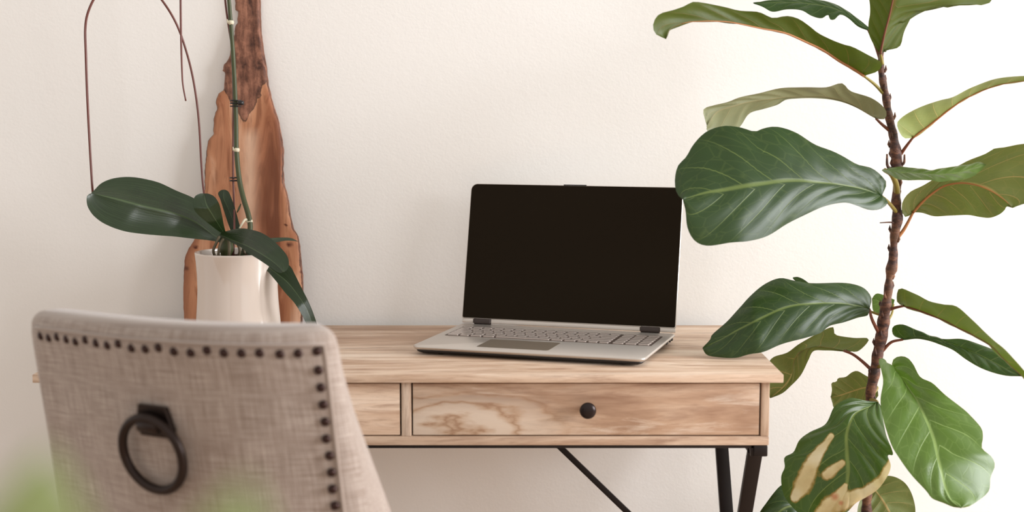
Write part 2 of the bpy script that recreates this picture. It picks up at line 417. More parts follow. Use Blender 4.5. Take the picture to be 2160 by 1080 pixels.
# steel base
bm = bmesh.new()
box(bm, (bl + 0.004, yf + 0.004, zb_ - 0.006), (br - 0.004, yf + 0.026, zb_), 0.0005); box(bm, (bl + 0.004, DY1 - 0.04, zb_ - 0.006), (br - 0.004, DY1 - 0.018, zb_), 0.0005)
for xx in (bl + 0.006, br - 0.028): box(bm, (xx, yf + 0.004, zb_ - 0.02), (xx + 0.022, DY1 - 0.018, zb_ - 0.0002), 0.0008)
autosmooth(build('top_frame', bm, M['black'], desk, True, 'black steel frame under the drawers'))
for xx in (bl + 0.016, br - 0.018):
    for a, b in (((0.034), (0.455)), ((0.455), (0.034))):
        dx = 0.011 if a < 0.1 else -0.011
        bm = bmesh.new(); beam(bm, (xx + dx * 0.0, a, zb_ - 0.014), (xx, b, 0.012), 0.024, 0.012, (0, 1, 0))
        autosmooth(build('leg', bm, M['black'], desk, True, 'black steel bar of the X shaped leg'))
    bm = bmesh.new(); box(bm, (xx - 0.015, 0.02, 0.0), (xx + 0.015, 0.47, 0.014), 0.002)
    autosmooth(build('foot_bar', bm, M['black'], desk))
    bm = bmesh.new(); s = 1 if xx > 0 else -1
    box(bm, (xx - 0.006, yf - 0.001, zb_ - 0.019), (xx + 0.0165, yf + 0.022, zb_ - 0.0003), 0.002)
    autosmooth(build('corner_bracket', bm, M['black'], desk))
for sgn in (1, -1):
    cx = (bl + br) / 2
    a = Vector((cx + sgn * 0.148, 0.455, zb_ - 0.004)); b = Vector((cx + sgn * (br - cx - 0.03), 0.40, 0.255))
    bm = bmesh.new(); beam(bm, a, b, 0.011, 0.007, (0, 1, 0), 0.0008)
    off = Vector((0, -0.002, 0.0075)); 
    autosmooth(build('cross_brace', bm, M['black'], desk, True, 'thin black diagonal brace'))
    bm = bmesh.new(); lathe(bm, [(0, 0), (0.008, 0), (0.008, 0.004), (0, 0.006)], (a.x - sgn * 0.022, 0.44, zb_ - 0.011), 16)
    build('screw', bm, M['black'], desk)

# ------------------------------------------------------------------ laptop
LT = math.radians(-17.665); LW, LD, LH = 0.410, 0.265, 0.0165
le = Vector((math.cos(LT), math.sin(LT), 0)); lg = Vector((-math.sin(LT), math.cos(LT), 0))
lo_ = Vector((0.0215, 0.1155, DESK_Z))
laptop = thing('laptop', 'open silver laptop with blank black screen standing on the oak desktop', 'laptop', lo_ + lg * LD / 2)
LM = Matrix((le, lg, Vector((0, 0, 1)))).transposed().to_4x4(); LM.translation = lo_   # local: x right, y back, z up, origin front centre
def rrect(w, y0, y1, r, n=6, rb=None):
    rb = r if rb is None else rb
    P = []
    for (cx, cy, a0, q) in ((w / 2 - r, y0 + r, -90, r), (w / 2 - rb, y1 - rb, 0, rb), (-w / 2 + rb, y1 - rb, 90, rb), (-w / 2 + r, y0 + r, 180, r)):
        for k in range(n + 1):
            a = math.radians(a0 + 90 * k / n); P.append((cx + q * math.cos(a), cy + q * math.sin(a)))
    return P
def loft(bm, rings, M4=None, cap=True):
    R = [[bm.verts.new(Vector(p)) for p in r] for r in rings]
    n = len(R[0])
    for A, B in zip(R, R[1:]):
        for k in range(n): bm.faces.new((A[k], A[(k + 1) % n], B[(k + 1) % n], B[k]))
    if cap: bm.faces.new(R[0][::-1]); bm.faces.new(R[-1])
    if M4 is not None: bmesh.ops.transform(bm, matrix=M4, verts=[v for r in R for v in r])
def inset_ring(w, y0, y1, r, ins, z): return [(x, y, z) for x, y in rrect(w - 2 * ins, y0 + ins, y1 - ins, max(r - ins, 0.002))]
bm = bmesh.new()
loft(bm, [inset_ring(LW, 0, LD, 0.014, i, z) for i, z in ((0.016, 0.0085), (0.005, 0.0090), (0.0012, 0.0112), (0.0, 0.0138), (0.0005, 0.0155), (0.002, LH))], LM)
base = autosmooth(build('base', bm, M['silver'], laptop), 40)
bm = bmesh.new()
loft(bm, [inset_ring(LW, 0, LD, 0.014, i, z) for i, z in ((0.02, 0.002), (0.0145, 0.0024), (0.0075, 0.0052), (0.0052, 0.0089))], LM)
build('base_bottom', bm, M['rubber'], base, True, 'black underside')
for sx in (-1, 1):
    for yy in (0.03, LD - 0.03):
        bm = bmesh.new(); lathe(bm, [(0, 0), (0.007, 0), (0.007, 0.0025), (0, 0.0025)], LM @ Vector((sx * 0.16, yy, 0)), 16); build('foot', bm, M['rubber'], base)
kb0, kb1, kx0, kx1 = 0.118, 0.222, -0.188, 0.190
bm = bmesh.new(); loft(bm, [[(x, y, z) for x, y in rrect(kx1 - kx0, kb0, kb1, 0.004)] for z in (LH - 0.0004, LH + 0.00025)], LM @ Matrix.Translation(((kx0 + kx1) / 2, 0, 0)))
kbd = build('keyboard', bm, M['key_well'], laptop, False)
def keymesh(w, d):
    bm = bmesh.new(); loft(bm, [inset_ring(w, -d / 2, d / 2, 0.0022, i, z) for i, z in ((0, 0), (0.0002, 0.0015), (0.0009, 0.0021))], LM.to_3x3().to_4x4())
    me = bpy.data.meshes.new('key'); bm.to_mesh(me); bm.free(); me.materials.append(M['key'])
    for p in me.polygons: p.use_smooth = False
    return me
cache = {}
rows = [[1] * 13 + [1, 1], [1] * 13 + [2], [1.5] + [1] * 12 + [1.5], [1.8] + [1] * 11 + [2.2], [2.3] + [1] * 10 + [2.7], [1.2, 1, 1.2, 1.2, 5.2, 1.2, 1.2, 1, 1, 1]]
pad_rows = [3, 3, 3, 3, 3, 3]
mainw = 0.300; kd = (kb1 - kb0 - 0.004) / 6
nk = 0
for r, row in enumerate(rows):
    yy = kb1 - 0.002 - kd * (r + 0.5); un = mainw / sum(row); x = kx0 + 0.003
    lst = [(x_ * un) for x_ in row]
    cells = []
    for wv in lst: cells.append((x + wv / 2, wv)); x += wv
    pw = (kx1 - 0.003 - (kx0 + 0.003 + mainw + 0.004)) / 3; x = kx0 + 0.003 + mainw + 0.004
    for k in range(3): cells.append((x + pw / 2, pw)); x += pw
    for cxk, wv in cells:
        key = (round(wv, 4), 0)
        if key not in cache: cache[key] = keymesh(wv - 0.0034, kd - 0.0034)
        o = bpy.data.objects.new('key', cache[key]); COL.objects.link(o); o.parent = kbd
        o.location = LM @ Vector((cxk, yy, LH + 0.00025)) - org(laptop); nk += 1
bm = bmesh.new(); loft(bm, [[(x, y, z) for x, y in rrect(0.128, 0.022, 0.103, 0.004)] for z in (LH - 0.0004, LH + 0.0002)], LM @ Matrix.Translation((-0.030, 0, 0)))
build('touchpad', bm, M['pad'], laptop, False)
for px, wd, hh in ((0.232, 0.008, 0.0042), (0.214, 0.007, 0.0042), (0.188, 0.013, 0.0028)):     # ports on the right flank
    bm = bmesh.new(); box(bm, (LW / 2 - 0.0025, px - wd / 2, 0.0105 - hh / 2), (LW / 2 + 0.00005, px + wd / 2, 0.0105 + hh / 2), 0.0007, 2, LM)
    build('port', bm, M['rubber'], base)
# lid
TI = math.radians(12.72)
hb = Vector((0, LD - 0.006, LH + 0.0015))
# hinge bar of silver between two black hinges
LIDM = LM @ Matrix.Translation(hb) @ Matrix.Rotation(-TI, 4, 'X')       # local x right, z up the lid, y away
def lidring(w, z0, z1, r, rb, y, ins=0.0):
    P = rrect(w - 2 * ins, z0 + ins, z1 - ins, max(rb - ins, 0.001), 6, max(r - ins, 0.001))
    return [(x, y, z) for x, z in P]
lid_h = 0.2665
bm = bmesh.new()
loft(bm, [lidring(LW, 0.0085, lid_h, 0.013, 0.003, y, i) for y, i in ((-0.0008, 0.0008), (0.0, 0.0), (0.0045, 0.0004), (0.006, 0.003))], LIDM)
lid = autosmooth(build('lid', bm, M['silver'], laptop))
bm = bmesh.new()
loft(bm, [lidring(LW - 0.003, 0.0098, lid_h - 0.0012, 0.012, 0.003, y, 0) for y in (-0.0016, -0.0005)], LIDM)
build('screen', bm, M['screen'], lid, False, 'blank black glass screen')
bm = bmesh.new(); box(bm, (-0.022, -0.001, lid_h - 0.001), (0.022, 0.004, lid_h + 0.0012), 0.0006, 2, LIDM)
build('lid_lip', bm, M['rubber'], lid)
for a, b in ((-LW / 2 + 0.001, -0.182), (-0.147, 0.139), (0.176, LW / 2 - 0.001)):
    bm = bmesh.new(); box(bm, (a, -0.0005, 0.0005), (b, 0.0055, 0.0086), 0.0012, 2, LIDM)
    autosmooth(build('hinge_cover', bm, M['silver'], lid))
for a, b in ((-0.1815, -0.1475), (0.1395, 0.1755)):
    bm = bmesh.new(); box(bm, (a, -0.002, -0.001), (b, 0.007, 0.0095), 0.002, 3, LIDM)
    autosmooth(build('hinge', bm, M['hinge'], laptop, True, 'black hinge'))

# ------------------------------------------------------------------ chair
A0, K1, K2, REC, B1, B2, SP = -0.249, 4.549, -5.077, 0.157, 0.016, -0.074, 0.0215
CX, CY, CZ = -0.2289, -0.5950, 0.9018
def ang(s): return A0 + K1 * s + K2 * s * s
AC = ang(0.23)
CF = Vector((math.sin(AC), math.cos(AC), 0)); CR = Vector((math.cos(AC), -math.sin(AC), 0))
DOWN = CF * math.sin(REC) - Vector((0, 0, 1)) * math.cos(REC)
TAB = {}
def curve(s):
    k = round(s * 5000)
    if k not in TAB:
        x, y = CX, CY; n = max(2, int(abs(s) / 0.002)); ds = s / n; q = 0
        for i in range(n):
            a = ang(q + ds / 2); x -= math.cos(a) * ds; y += math.sin(a) * ds; q += ds
        TAB[k] = Vector((x, y, CZ + B1 * s + B2 * s * s))
    return TAB[k]
def nrm(s): a = ang(s); return Vector((-math.sin(a), -math.cos(a), 0))
def cp(s, d, out=0.0): return curve(s) + DOWN * d + nrm(s) * out
seat_c = curve(0.225) + DOWN * 0.43; 
chair_loc = Vector((seat_c.x, seat_c.y, 0)) + CF * 0.25
chair = thing('dining_chair', 'linen upholstered chair with bronze nailheads and iron ring pull, pushed up to the desk', 'chair', chair_loc)
s0, s1, d0, d1, TH = -0.031, 0.4515 + 0.023, -0.030, 0.47, 0.062
bm = bmesh.new(); uvl = bm.loops.layers.uv.new('UVMap')
def grow(d): return 0.013 * max(0, d) / 0.2
ss = [s0, s0 + 0.028] + [s0 + 0.028 + (s1 - s0 - 0.056) * k / 22 for k in range(1, 22)] + [s1 - 0.028, s1]
dd = [d0, d0 + 0.028] + [d0 + 0.028 + (d1 - d0 - 0.056) * k / 16 for k in range(1, 16)] + [d1 - 0.028, d1]
def bp(s, d, layer):
    # side edge flares a little towards the seat
    f = max(0, 1 - (s - s0) / 0.2); se = s - f * grow(d)
    p = cp(se, d)
    if layer: q = min(1, max(0, d) / 0.25); p = p + ((-nrm(se)) * (1 - q) + CF * q).normalized() * TH
    else:
        ins = min(s - s0, s1 - s, d - d0)
        p = p + nrm(se) * (0.004 * (1 if 0 < ins < 0.03 else 0))
    return p
G = [[[bm.verts.new(bp(s, d, L)) for d in dd] for s in ss] for L in (0, 1)]
UVc = {}
for L in (0, 1):
    for i, s in enumerate(ss):
        for j, d in enumerate(dd): UVc[G[L][i][j]] = (s + (0.7 if L else 0), d)
ns, nd = len(ss), len(dd)
for i in range(ns - 1):
    for j in range(nd - 1):
        bm.faces.new((G[0][i][j], G[0][i + 1][j], G[0][i + 1][j + 1], G[0][i][j + 1]))
        bm.faces.new((G[1][i][j], G[1][i][j + 1], G[1][i + 1][j + 1], G[1][i + 1][j]))
per = [(i, 0) for i in range(ns)] + [(ns - 1, j) for j in range(1, nd)] + [(i, nd - 1) for i in range(ns - 2, -1, -1)] + [(0, j) for j in range(nd - 2, 0, -1)]
sharp = []
for a, b in zip(per, per[1:] + per[:1]):
    bm.faces.new((G[0][b[0]][b[1]], G[0][a[0]][a[1]], G[1][a[0]][a[1]], G[1][b[0]][b[1]]))
bmesh.ops.recalc_face_normals(bm, faces=bm.faces)
for f in bm.faces:
    for l in f.loops: l[uvl].uv = UVc[l.vert]
edges = []
for L in (0, 1):
    for a, b in zip(per, per[1:] + per[:1]):
        e = bm.edges.get((G[L][a[0]][a[1]], G[L][b[0]][b[1]])); edges.append(e)
for i, j in ((0, 0), (ns - 1, 0), (0, nd - 1), (ns - 1, nd - 1)): edges.append(bm.edges.get((G[0][i][j], G[1][i][j])))
bmesh.ops.bevel(bm, geom=edges, offset=0.022, segments=6, affect='EDGES', profile=0.5)
back = build('backrest', bm, M['linen'], chair)
# piping just outside the nail row
bm = bmesh.new(); pts = []
INS = -0.0095
for k in range(0, 24): pts.append(cp(0.4515 - 0.010 - 0.4505 * k / 23, INS, 0.0035))
for k in range(1, 24): s_ = INS; dq = INS + 0.40 * k / 23; pts.append(cp(s_ - 0.0, dq, 0.0035))
tube(bm, pts, 0.0024, 8)
build('piping', bm, M['linen'], back)
# nailheads
def rot_to(n): return n.to_track_quat('Z', 'Y').to_matrix().to_4x4()
bm = bmesh.new(); lathe(bm, [(0.0058, -0.0006), (0.0056, 0.0008), (0.0047, 0.0024), (0.0028, 0.0036), (0, 0.0040)], (0, 0, 0), 16)
nme = bpy.data.meshes.new('nailhead'); bm.to_mesh(nme); bm.free(); nme.materials.append(M['nail'])
for p in nme.polygons: p.use_smooth = True
def nail(p, n):
    o = bpy.data.objects.new('nailhead', nme); COL.objects.link(o); o.parent = back
    o.matrix_local = Matrix.Translation(p - org(chair)) @ rot_to(n)
random.seed(4)
for i in range(21): nail(cp(i * SP + random.uniform(-0.001, 0.001), random.uniform(-0.0012, 0.0012) + (0.001 if i % 3 else -0.001), 0.0030), nrm(i * SP))
for i in range(1, 19): nail(cp(random.uniform(-0.001, 0.001), i * SP, 0.0030), nrm(0))
# ring pull
def find(x, y):
    best = None
    for i in range(60):
        for j in range(60):
            s, d = 0.1 + 0.3 * i / 59, 0.02 + 0.3 * j / 59; p = cp(s, d); q = p - CAM; z = q.dot(FW)
            X = 1080 + FPX * q.x / z; Y = 540 - FPX * q.dot(UP) / z; e = (X - x) ** 2 + (Y - y) ** 2
            if best is None or e < best[0]: best = (e, s, d)
    return best[1], best[2]
sp_, dp_ = find(327, 880)
nn = nrm(sp_); tt = Vector((math.cos(ang(sp_)), -math.sin(ang(sp_)), 0)); upv = -DOWN
PM = Matrix((tt, upv, nn)).transposed().to_4x4(); PM.translation = cp(sp_, dp_)    # local x right, y up, z out
bm = bmesh.new()
def pl(z, g): return [(-0.022 - g, 0.018, z), (-0.030 - g, -0.012, z), (-0.022, -0.022, z), (0.022, -0.022, z), (0.030 + g, -0.012, z), (0.022 + g, 0.018, z)]
loft(bm, [pl(z, g) for z, g in ((0, 0), (0.004, 0), (0.006, -0.0015))], PM)
bmesh.ops.recalc_face_normals(bm, faces=bm.faces)
plate = autosmooth(build('ring_plate', bm, M['iron'], chair, True, 'black iron plate holding the ring'))
bm = bmesh.new(); tube(bm, [PM @ Vector((x, -0.006, 0.012)) for x in (-0.016, -0.014, 0.014, 0.016)], [0.007, 0.009, 0.009, 0.007], 16)
box(bm, (-0.010, -0.015, 0.004), (0.010, 0.006, 0.014), 0.002, 2, PM)
build('knuckle', bm, M['iron'], plate)
bm = bmesh.new(); RC = (-0.003, -0.0435, 0.014); R = 0.0470; r_ = 0.0060
pts = [PM @ Vector((RC[0] + R * math.sin(a), RC[1] + R * math.cos(a), RC[2] - 0.004 * (1 - math.cos(a)) / 2)) for a in [2 * math.pi * k / 64 for k in range(65)]]
tube(bm, pts, r_, 14, False); bmesh.ops.remove_doubles(bm, verts=bm.verts, dist=1e-5)
build('ring', bm, M['iron'], chair, True, 'dark iron ring pull')
# seat and legs
SM = Matrix((CR, CF, Vector((0, 0, 1)))).transposed().to_4x4(); SM.translation = Vector((seat_c.x, seat_c.y, 0))
bm = bmesh.new(); box(bm, (-0.215, 0.058, 0.385), (0.215, 0.47, 0.485), 0.03, 6, SM); build('seat', bm, M['linen'], chair)
bm = bmesh.new(); box(bm, (-0.205, 0.02, 0.345), (0.205, 0.46, 0.386), 0.004, 2, SM); autosmooth(build('seat_frame', bm, M['leg'], chair))
for sx in (-1, 1):
    for fy, ty in ((0.43, 0.44), (0.04, -0.05)):
        bm = bmesh.new(); a = SM @ Vector((sx * 0.18, fy, 0.36)); b = SM @ Vector((sx * 0.185, ty, 0.0))
        R4 = []
        for t in (0, 0.5, 1):
            c = a.lerp(b, t); w = 0.021 - 0.008 * t
            R4.append([c + CR * (w * qx) + CF * (w * qy) for qx, qy in ((-1, -1), (1, -1), (1, 1), (-1, 1))])
        loft(bm, R4); bmesh.ops.recalc_face_normals(bm, faces=bm.faces); build('leg', bm, M['leg'], chair, False)

# ------------------------------------------------------------------ leaves
LEAFT = []
def leaf(parent, mat, mid, e1, e2, Y, k1, k2, upper=True, nv=8, amp=0.0022, sag=0.0, N=56, HM=12, cv=lambda p: p, name='leaf', label=None, slant=1.5, rib=None, blot=None, spot=None, wav=0.0, seed=0):
    """blade spanned between a midrib and its two margins; Y = depth along the midrib, k = how the halves tilt towards / away"""
    mid, e1, e2 = [catmull([cv(p) for p in q], N) for q in ([Vector((a[0], a[1])) for a in mid], [Vector((a[0], a[1])) for a in e1], [Vector((a[0], a[1])) for a in e2])]
    P = []; UVS = []; PX = []
    for i in range(N):
        t = i / (N - 1); Ym = lerplist(Y, t); row = []; ur = []; pr = []
        for j in range(-HM, HM + 1):
            u = j / HM; e = e1[i] if j < 0 else e2[i]; k = lerplist(k1 if j < 0 else k2, t)
            au = abs(u); q = mid[i].lerp(e, au)
            wm = (e - mid[i]).length / FPX * (Ym + 2.25)
            yy = Ym + k * wm * au - sag * wm * au * au + wav * wm * au * au * math.sin(t * 17 + seed + (2 if j < 0 else 0))
            row.append(at(q.x, q.y, yy)); pr.append(q)
            ur.append((u, nv * (t ** 0.9) - slant * au * (1 - 0.5 * t) + (0.5 if j > 0 else 0.0) * 1 + 20))
        P.append(row); UVS.append(ur); PX.append(pr)
    C = 2 * HM + 1; Q = []
    for i in range(N):
        for j in range(C):
            a = P[min(i + 1, N - 1)][j] - P[max(i - 1, 0)][j]; b = P[i][min(j + 1, C - 1)] - P[i][max(j - 1, 0)]
            n = a.cross(b); n = n.normalized() if n.length > 1e-9 else Vector((0, -1, 0))
            if n.dot(CAM - P[i][j]) < 0: n = -n
            w = UVS[i][j][1]; au = abs(UVS[i][j][0]); fr = w - math.floor(w)
            q = math.sin(math.pi * fr) ** 0.7 * math.sin(math.pi * min(1, au * 1.02)) ** 0.6 if 0 < au < 0.98 else 0
            h = amp * q * (1 if upper else -1)
            h += 0.0015 * noise.noise(P[i][j] * 26)
            Q.append(P[i][j] + n * h)
    bm = bmesh.new(); uvl = bm.loops.layers.uv.new('UVMap')
    bl_ = bm.verts.layers.float.new('blotch') if blot else None; sl = bm.verts.layers.float.new('spot') if spot else None
    V = [bm.verts.new(q) for q in Q]
    if blot:
        for idx, v in enumerate(V):
            p = PX[idx // C][idx % C]; m = 0
            for (ax, ay, ar, bx, by, brr) in blot:
                A, B = cv(Vector((ax, ay))), cv(Vector((bx, by))); ab = B - A
                t = min(1, max(0, (p - A).dot(ab) / max(ab.length_squared, 1e-6))); rr = (ar + (brr - ar) * t)
                m = max(m, 1 - ((p - A - ab * t).length / rr) * 0.5)
            v[bl_] = max(0, m)
            if spot: v[sl] = max([0] + [1 - (p - cv(Vector((x, y)))).length / r for x, y, r in spot])
    for i in range(N - 1):
        for j in range(C - 1):
            ids = (i * C + j, i * C + j + 1, (i + 1) * C + j + 1, (i + 1) * C + j)
            f = bm.faces.new([V[x] for x in ids])
            for l, x in zip(f.loops, ids): l[uvl].uv = UVS[x // C][x % C]
    bm.normal_update()
    # facing: which side the camera sees
    s_ = sum((CAM - f.calc_center_median()).dot(f.normal) * f.calc_area() for f in bm.faces)
    if (s_ > 0) != upper: bmesh.ops.reverse_faces(bm, faces=bm.faces)
    bmesh.ops.remove_doubles(bm, verts=bm.verts, dist=1e-6)
    lf = build(name, bm, mat, parent, True, label)
    if rib:
        rm, r0, fr = rib
        bm = bmesh.new(); n = int(N * fr); sg = 0.0005 if upper else -0.9
        pts = [Q[i * C + HM] - (CAM - Q[i * C + HM]).normalized() * (r0 * (1 - i / n) * (0.75 if upper else -0.3)) for i in range(0, n)]
        tube(bm, pts, [r0 * (1 - 0.85 * i / n) for i in range(n)], 8); build('midrib', bm, rm, lf)
    return lf, Q[HM]
def petiole(lf, pts, r, mat, end=None):
    P = [at(*p) for p in pts]
    if end is not None: P.append(end)
    bm = bmesh.new(); c = catmull(P, 14); tube(bm, c, [r * (1.35 - 0.5 * i / 13) for i in range(14)], 9)
    return build('petiole', bm, mat, lf)

def r7(p): return Vector((1360 + p[0] / 2, p[1] / 2))
def r8(p): return Vector((1460 + p[0] / 2, 540 + p[1] / 2))
def rt(p): return Vector((1700 + p[0] / 3.6, p[1] / 3.6))
def rr(p): return Vector((1860 + p[0] / 3.857, 280 + p[1] / 3.857))
def rb(p): return Vector((1620 + p[0] / 3.176, 740 + p[1] / 3.176))

TY = 0.27
fig_pos = at(1828, 1080, TY)
fig = thing('fiddle_leaf_fig', 'tall fiddle leaf fig with broad veined leaves standing right of the desk', 'plant', (fig_pos.x, TY, 0))
tk = [(1862, 92, 5), (1858, 125, 6), (1860, 160, 7), (1868, 200, 7.5), (1874, 240, 8.5), (1884, 285, 9), (1890, 325, 12), (1893, 350, 11), (1893, 385, 8), (1890, 420, 9.5), (1893, 460, 11), (1888, 490, 10), (1885, 520, 8),
      (1884, 545, 10), (1881, 565, 12), (1876, 585, 8), (1873, 620, 9.5), (1866, 660, 12), (1861, 700, 13), (1855, 730, 12), (1848, 765, 11), (1842, 800, 12), (1836, 830, 10), (1832, 880, 9.5), (1829, 960, 10), (1828, 1080, 11)]
tc_ = catmull([Vector((a, b, c)) for a, b, c in tk], 150)
pts = []; rad = []
for i, p in enumerate(tc_):
    w = at(p.x, p.y, TY); pts.append(w); rad.append(p.z / 1.2 / 1000 * (1 + 0.10 * math.sin(i * 1.15) + 0.10 * noise.noise(Vector((i * 0.45, 0, 0)))))
zz = pts[-1].z
for k in range(1, 12): pts.append(Vector((pts[149].x, TY, zz * (1 - k / 11) + 0.30 * k / 11))); rad.append(0.0095 + 0.003 * k / 11)
bm = bmesh.new(); tube(bm, pts, rad, 14)
random.seed(8)      # leaf scars and dry bud scales
for i in range(6, 146, 3):
    a = random.uniform(0, 6.28); d = Vector((math.cos(a), math.sin(a), 0)); b = pts[i] + d * rad[i] * 0.8
    tube(bm, [b, b + d * 0.0035 + Vector((0, 0, 0.005)), b + d * 0.0030 + Vector((0, 0, 0.012))], [0.0032, 0.0024, 0.0004], 6)
build('trunk', bm, M['trunk'], fig)
for a, b, r in (((1873, 352), (1871, 325), 0.0035), ((1906, 345), (1908, 326), 0.0032), ((1880, 469), (1856, 470), 0.0018)):
    bm = bmesh.new(); A, B = at(a[0], a[1], TY - 0.008), at(b[0], b[1], TY - 0.012); base_ = at(1891, a[1] + 4, TY)
    c = catmull([base_, A, B], 10); tube(bm, c, [r * (1 - 0.06 * i) for i in range(10)], 8); build('dry_bud', bm, M['trunk'], fig)

# A: broad dark leaf, left of the trunk, in front of the laptop's corner
mid = [(1000, 828), (930, 800), (860, 785), (740, 770), (600, 762), (460, 780), (350, 798), (265, 812), (160, 842)]
e1 = [(1000, 828), (1012, 800), (1018, 765), (960, 710), (890, 690), (800, 640), (720, 610), (640, 560), (560, 535), (505, 540), (462, 555), (400, 537), (330, 532), (260, 555), (205, 610), (175, 660), (140, 700), (127, 760), (135, 815), (160, 842)]
e2 = [(1000, 828), (1028, 850), (1000, 880), (950, 886), (890, 866), (840, 855), (760, 870), (680, 905), (600, 945), (520, 995), (440, 1017), (360, 1024), (265, 1037), (210, 1015), (180, 960), (172, 890), (160, 842)]
l, q = leaf(fig, M['fig_dark'], mid, e1, e2, [0.20, 0.13, 0.08, 0.05], 0.45, -0.55, True, 7, 0.0027, cv=r7, slant=2.4, sag=-0.2, wav=0.05)
petiole(l, [(1893, 450, TY), (1875, 428, 0.24)], 0.0028, M['petiole'], q)
# B: long arching leaf at top left, seen from below
mid = [(925, 320), (860, 280), (780, 230), (700, 185), (600, 142), (500, 120), (400, 100), (300, 90), (200, 92), (140, 108), (105, 125), (90, 165)]
e1 = [(928, 318), (985, 300), (1000, 268), (960, 240), (880, 200), (830, 185), (740, 145), (700, 115), (650, 80), (600, 68), (540, 75), (480, 50), (400, 45), (340, 30), (250, 12), (200, 8), (170, 25), (120, 42), (60, 60), (35, 100), (45, 142), (90, 165)]
e2 = [(925, 320), (870, 278), (790, 228), (710, 180), (600, 138), (500, 112), (400, 92), (300, 80), (200, 84), (140, 98), (110, 118), (90, 165)]
l, q = leaf(fig, M['fig_young'], mid, e1, e2, [0.24, 0.20, 0.15, 0.10], -0.55, 14.0, False, 9, 0.003, cv=r7, slant=1.6, rib=(M['midrib'], 0.0026, 0.9), wav=0.15, seed=1)
petiole(l, [(1864, 198, TY), (1845, 178, 0.26)], 0.0024, M['petiole'], q)
# C: arching leaf at mid left, edge on
mid = [(975, 500), (900, 454), (830, 424), (760, 410), (680, 408), (600, 412), (500, 422), (400, 440), (310, 470), (262, 530)]
e1 = [(975, 500), (1015, 500), (1015, 460), (960, 415), (870, 385), (830, 350), (760, 368), (660, 368), (570, 372), (480, 395), (400, 410), (350, 430), (290, 445), (248, 460), (252, 500), (262, 530)]
e2 = [(975, 500), (900, 458), (830, 430), (760, 417), (680, 414), (600, 420), (560, 442), (500, 460), (440, 480), (405, 530), (380, 560), (320, 570), (262, 550)]
l, q = leaf(fig, M['fig_sheen'], mid, e1, e2, [0.26, 0.24, 0.22, 0.20], -0.6, 0.5, False, 9, 0.003, cv=r7, slant=2.2, wav=0.2, seed=2)
petiole(l, [(1878, 277, TY), (1860, 262, 0.265)], 0.0024, M['petiole_b'], q)
# D: right upper leaf
mid = [(1130, 582), (1200, 530), (1280, 462), (1370, 407), (1480, 362), (1600, 342), (1700, 345), (1790, 365)]
e1 = [(1130, 582), (1090, 580), (1065, 530), (1080, 500), (1140, 460), (1230, 430), (1300, 410), (1380, 370), (1480, 332), (1600, 322), (1700, 330), (1790, 365)]
e2 = [(1130, 582), (1200, 526), (1280, 458), (1370, 402), (1480, 356), (1600, 336), (1700, 340), (1790, 365)]
l, q = leaf(fig, M['fig_light'], mid, e1, e2, [0.25, 0.20, 0.12], -0.8, 14.0, False, 9, 0.003, cv=r7, rib=(M['midrib'], 0.0022, 0.9), wav=0.2, seed=3)
petiole(l, [(1900, 325, TY), (1912, 308, 0.26)], 0.0024, M['petiole_b'], q)
# E: leaf coming towards the camera, edge on
mid = [(20, 305), (150, 320), (300, 330), (450, 340), (600, 325), (750, 290), (850, 262)]
e1 = [(0, 305), (100, 282), (200, 280), (300, 290), (400, 305), (470, 290), (600, 275), (700, 260), (790, 238), (850, 262)]
e2 = [(0, 305), (60, 340), (120, 372), (200, 385), (300, 380), (400, 387), (470, 402), (560, 385), (650, 385), (760, 345), (850, 262)]
l, q = leaf(fig, M['fig_light'], mid, e1, e2, [0.24, 0.12, -0.02], 3.5, -3.5, True, 8, 0.003, cv=rr, wav=0.5, seed=5)
petiole(l, [(1892, 408, TY), (1890, 388, 0.255), (1880, 368, 0.245)], 0.0045, M['petiole'], q)
# F: right leaf seen from below
mid = [(255, 648), (330, 565), (400, 503), (500, 438), (600, 412), (700, 412), (800, 435), (900, 480), (1000, 550), (1065, 612)]
e1 = [(255, 648), (200, 690), (165, 640), (170, 560), (230, 480), (330, 430), (400, 390), (520, 320), (650, 255), (720, 220), (850, 170), (910, 130), (1000, 118), (1157, 88), (1300, 100), (1400, 200), (1400, 330), (1300, 470), (1200, 560), (1120, 590), (1065, 612)]
e2 = [(255, 648), (330, 652), (430, 680), (550, 675), (700, 670), (800, 685), (880, 690), (960, 662), (1005, 622), (1015, 600), (1065, 612)]
l, q = leaf(fig, M['fig'], mid, e1, e2, [0.27, 0.25, 0.20, 0.18], -0.35, 0.35, False, 6, 0.0045, cv=rr, slant=2.2, rib=(M['midrib'], 0.0026, 0.95), wav=0.05)
petiole(l, [(1893, 502, TY), (1908, 482, 0.27)], 0.0026, M['midrib'], q)
# G: upright leaf at the top
mid = [(565, 410), (580, 330), (600, 240), (630, 130), (660, 0), (680, -100), (700, -320)]
e1 = [(555, 400), (510, 330), (480, 260), (475, 180), (487, 100), (480, 0), (440, -150), (520, -280), (700, -320)]
e2 = [(590, 380), (680, 370), (722, 340), (740, 260), (770, 190), (830, 92), (900, 90), (960, 40), (1080, 20), (1150, 42), (1250, 30), (1350, 36), (1412, 5), (1380, -70), (1200, -190), (900, -290), (700, -320)]
l, q = leaf(fig, M['fig_young'], mid, e1, e2, [0.255, 0.23, 0.20], 0.4, 0.25, False, 7, 0.003, cv=rt, slant=2.0, rib=(M['petiole_b'], 0.0024, 0.9))
petiole(l, [(1861, 135, TY - 0.004), (1859, 125, 0.262)], 0.0026, M['petiole'], q)
